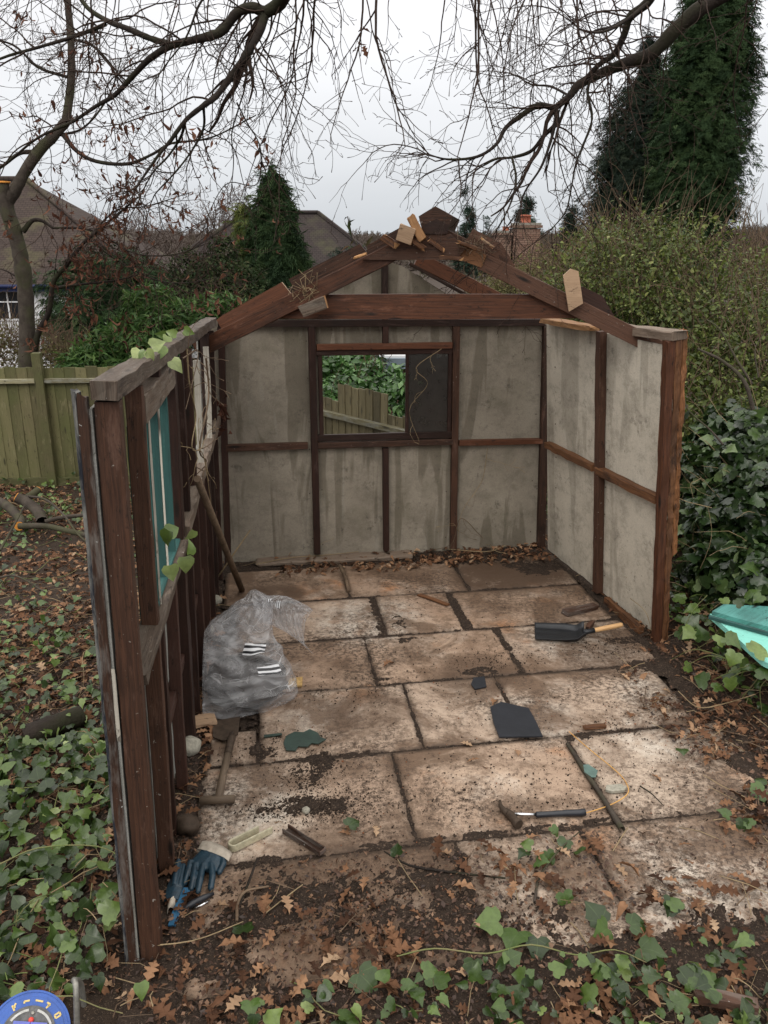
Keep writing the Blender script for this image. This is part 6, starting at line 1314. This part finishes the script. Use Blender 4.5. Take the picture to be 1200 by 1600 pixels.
# dry vines, cobwebby roots and hanging leaves on the hut
def vine(pts, r_, mat, label, kids=0):
    P_ = smooth_path(pts, 6); ln = [(P_, np.linspace(r_, r_ * .6, len(P_)))]
    for i in range(kids): k = RS.randint(1, len(P_) - 2); grow(P_[k], rv(1)[0] + [0, -.2, -.3], RS.uniform(.1, .3), r_ * .6, ln, 1, .2, .3, .5, .4)
    return tag(tubes('dry_vine', ln, mat, None, 4), label, 'vine')
h_ = lambda W, o: (lambda x, y: np.array(W.hit(x, y, o)))
K_ = h_(KW, .01); Lh = h_(LW, .03)
vine([K_(690, 545), K_(650, 575), K_(668, 600), K_(640, 640), K_(655, 690)], .003, 'vine_pale', 'thin dry vine tangled over the dark window pane', 5)
vine([K_(762, 700), K_(755, 745), K_(745, 765), K_(722, 800), K_(715, 845)], .0025, 'vine_pale', 'pale dry stem on the lower right sheet of the end wall', 3)
vine([K_(752, 838), K_(720, 810), K_(705, 850), K_(660, 862)], .003, 'bark_stick', 'looped dead stem at the foot of the end wall studs', 4)
vine([np.array(G(400, 882, .03)), np.array(G(450, 872, .05)), np.array(G(500, 868, .04)), np.array(G(560, 862, .05))], .004, 'vine_pale', 'pale root running along the foot of the end wall', 2)
vine([np.array(G(700, 858, .04)), np.array(G(760, 862, .05)), np.array(G(790, 852, .06))], .004, 'vine_pale', 'straw coloured root near the far right corner', 3)
vine([Lh(292, 545), Lh(296, 600), Lh(306, 650), Lh(300, 700), Lh(318, 712), Lh(330, 790)], .004, 'vine_pale', 'brown vine hanging down the inside of the left wall', 6)
vine([Lh(322, 560), Lh(326, 620), Lh(312, 700), Lh(322, 720), Lh(316, 745)], .006, 'bark_stick', 'knotted stem wrapped round the rail of the left wall', 8)
vine([Lh(285, 560), Lh(310, 548), Lh(300, 600), Lh(290, 640)], .003, 'bark_stick', 'fine root tangle under the rafter foot', 9)
p = np.array(RW.hit(1020, 960, .02)); vine([np.array(RW.hit(985, 935, .02)), np.array(RW.hit(1008, 955, .06)), np.array(RW.hit(1018, 985, .02))], .003, 'vine_pale', 'pale stem curling at the foot of the right post', 0)
pos = np.array([K_(348, 625 + i * 3.2) + RS.normal(0, .035, 3) + np.array([.0, -.05, 0]) for i in range(16)]); n = 16
tag(leaves('dead_leaf_clump', [scatter(OAK2, pos, rv(n), rv(n, .5) + np.array([0, 0, -1.]), RS.uniform(.05, .09, n), RS.uniform(0, .5, n))], 'dead_leaf'), 'clump of dead brown leaves caught in the far left corner', 'leaves', kind='stuff')
for (pt_, nn, lab, sz, rr_) in ((Lh(268, 563), 1, 'single pale ivy leaf hanging from the left top plate', .075, (.9, 1.0)), (Lh(262, 845), 7, 'ivy sprig sprouting through the left window opening', .06, (.5, .95)), (LW.P(1.3, 2.06, -.02), 9, 'ivy leaves lying on top of the left top plate', .05, (.5, 1.))):
    pt_ = np.array(pt_); pos = pt_ + RS.normal(0, .045 if nn > 1 else .0, (nn, 3)) if nn != 9 else np.array([tuple(LW.P(s_, 2.078 - .04 * s_ + .012, RS.uniform(-.06, .02))) for s_ in RS.uniform(.5, 1.8, 9)])
    tag(leaves('ivy_sprig', [scatter(IVY2, pos, rv(nn, .4) + np.array([.3, -.8, .5]), rv(nn, .5) + np.array([0, 0, -.5]), RS.uniform(.8, 1.1, nn) * sz, RS.uniform(*rr_, nn))], 'ivy_leaf'), lab, 'ivy', kind='stuff')
for (x, y0, y1, Y_, lab) in ((548, 338, 400, 7.2, 'dark leaved weed stalk standing above the left rafter'), (575, 380, 410, 7.0, 'shorter leafy weed tip beside the taller stalk')):
    b = np.array(AY(x, y1, Y_)); tpz = np.array(AY(x - 5, y0, Y_)); g0 = np.array([b[0] - .75, b[1], hz(b[0] - .75, b[1])]); root = empty('weed', tuple(g0), lab, 'weed'); tubes('stem', [(smooth_path([g0, (g0 + b) / 2 + [-.25, 0, .45], b, (b + tpz) / 2 + [.02, 0, 0], tpz], 5), np.full(21, .005))], 'bark_grey', root, 5)
    n = 16; t = RS.rand(n); leaves('foliage', [scatter(SLIM, b + (tpz - b) * t[:, None], rv(n), rv(n) + [0, 0, -.2], RS.uniform(.06, .13, n))], 'holly_leaf', root)
nb_ = 26; pos = np.array([tuple(TW.hit(478 + RS.normal(0, 9), 455 + RS.normal(0, 7), RS.uniform(.0, .05))) for i in range(nb_)]); ln_ = [(np.array([p_, p_ + RS.normal(0, .03, 3), p_ + RS.normal(0, .05, 3)]), np.full(3, .0016)) for p_ in pos]
tag(tubes('old_nest', ln_, 'vine_pale', None, 4), 'ball of pale dry fibres lodged where left rafter meets tie beam', 'nest')
nb_ = 40; pos = np.array([tuple(TW.hit(738 + RS.normal(0, 12), 384 + RS.normal(0, 4), RS.uniform(.0, .05))) for i in range(nb_)]); ln_ = [(np.array([p_, p_ + RS.normal(0, .03, 3), p_ + RS.normal(0, .05, 3)]), np.full(3, .0018)) for p_ in pos]
tag(tubes('dry_stems', ln_, 'bark_stick', None, 4), 'tuft of brown dry stems on the broken right rafter', 'dry stems', kind='stuff')
tag(leaves('dead_leaf_clump', [scatter(OAK, np.array([AY(563, 66, 4.8)] * 4) + RS.normal(0, .02, (4, 3)), rv(4), rv(4), np.full(4, .06))], 'dead_leaf'), 'few dead leaves caught on a hanging twig at top centre', 'leaves', kind='stuff')
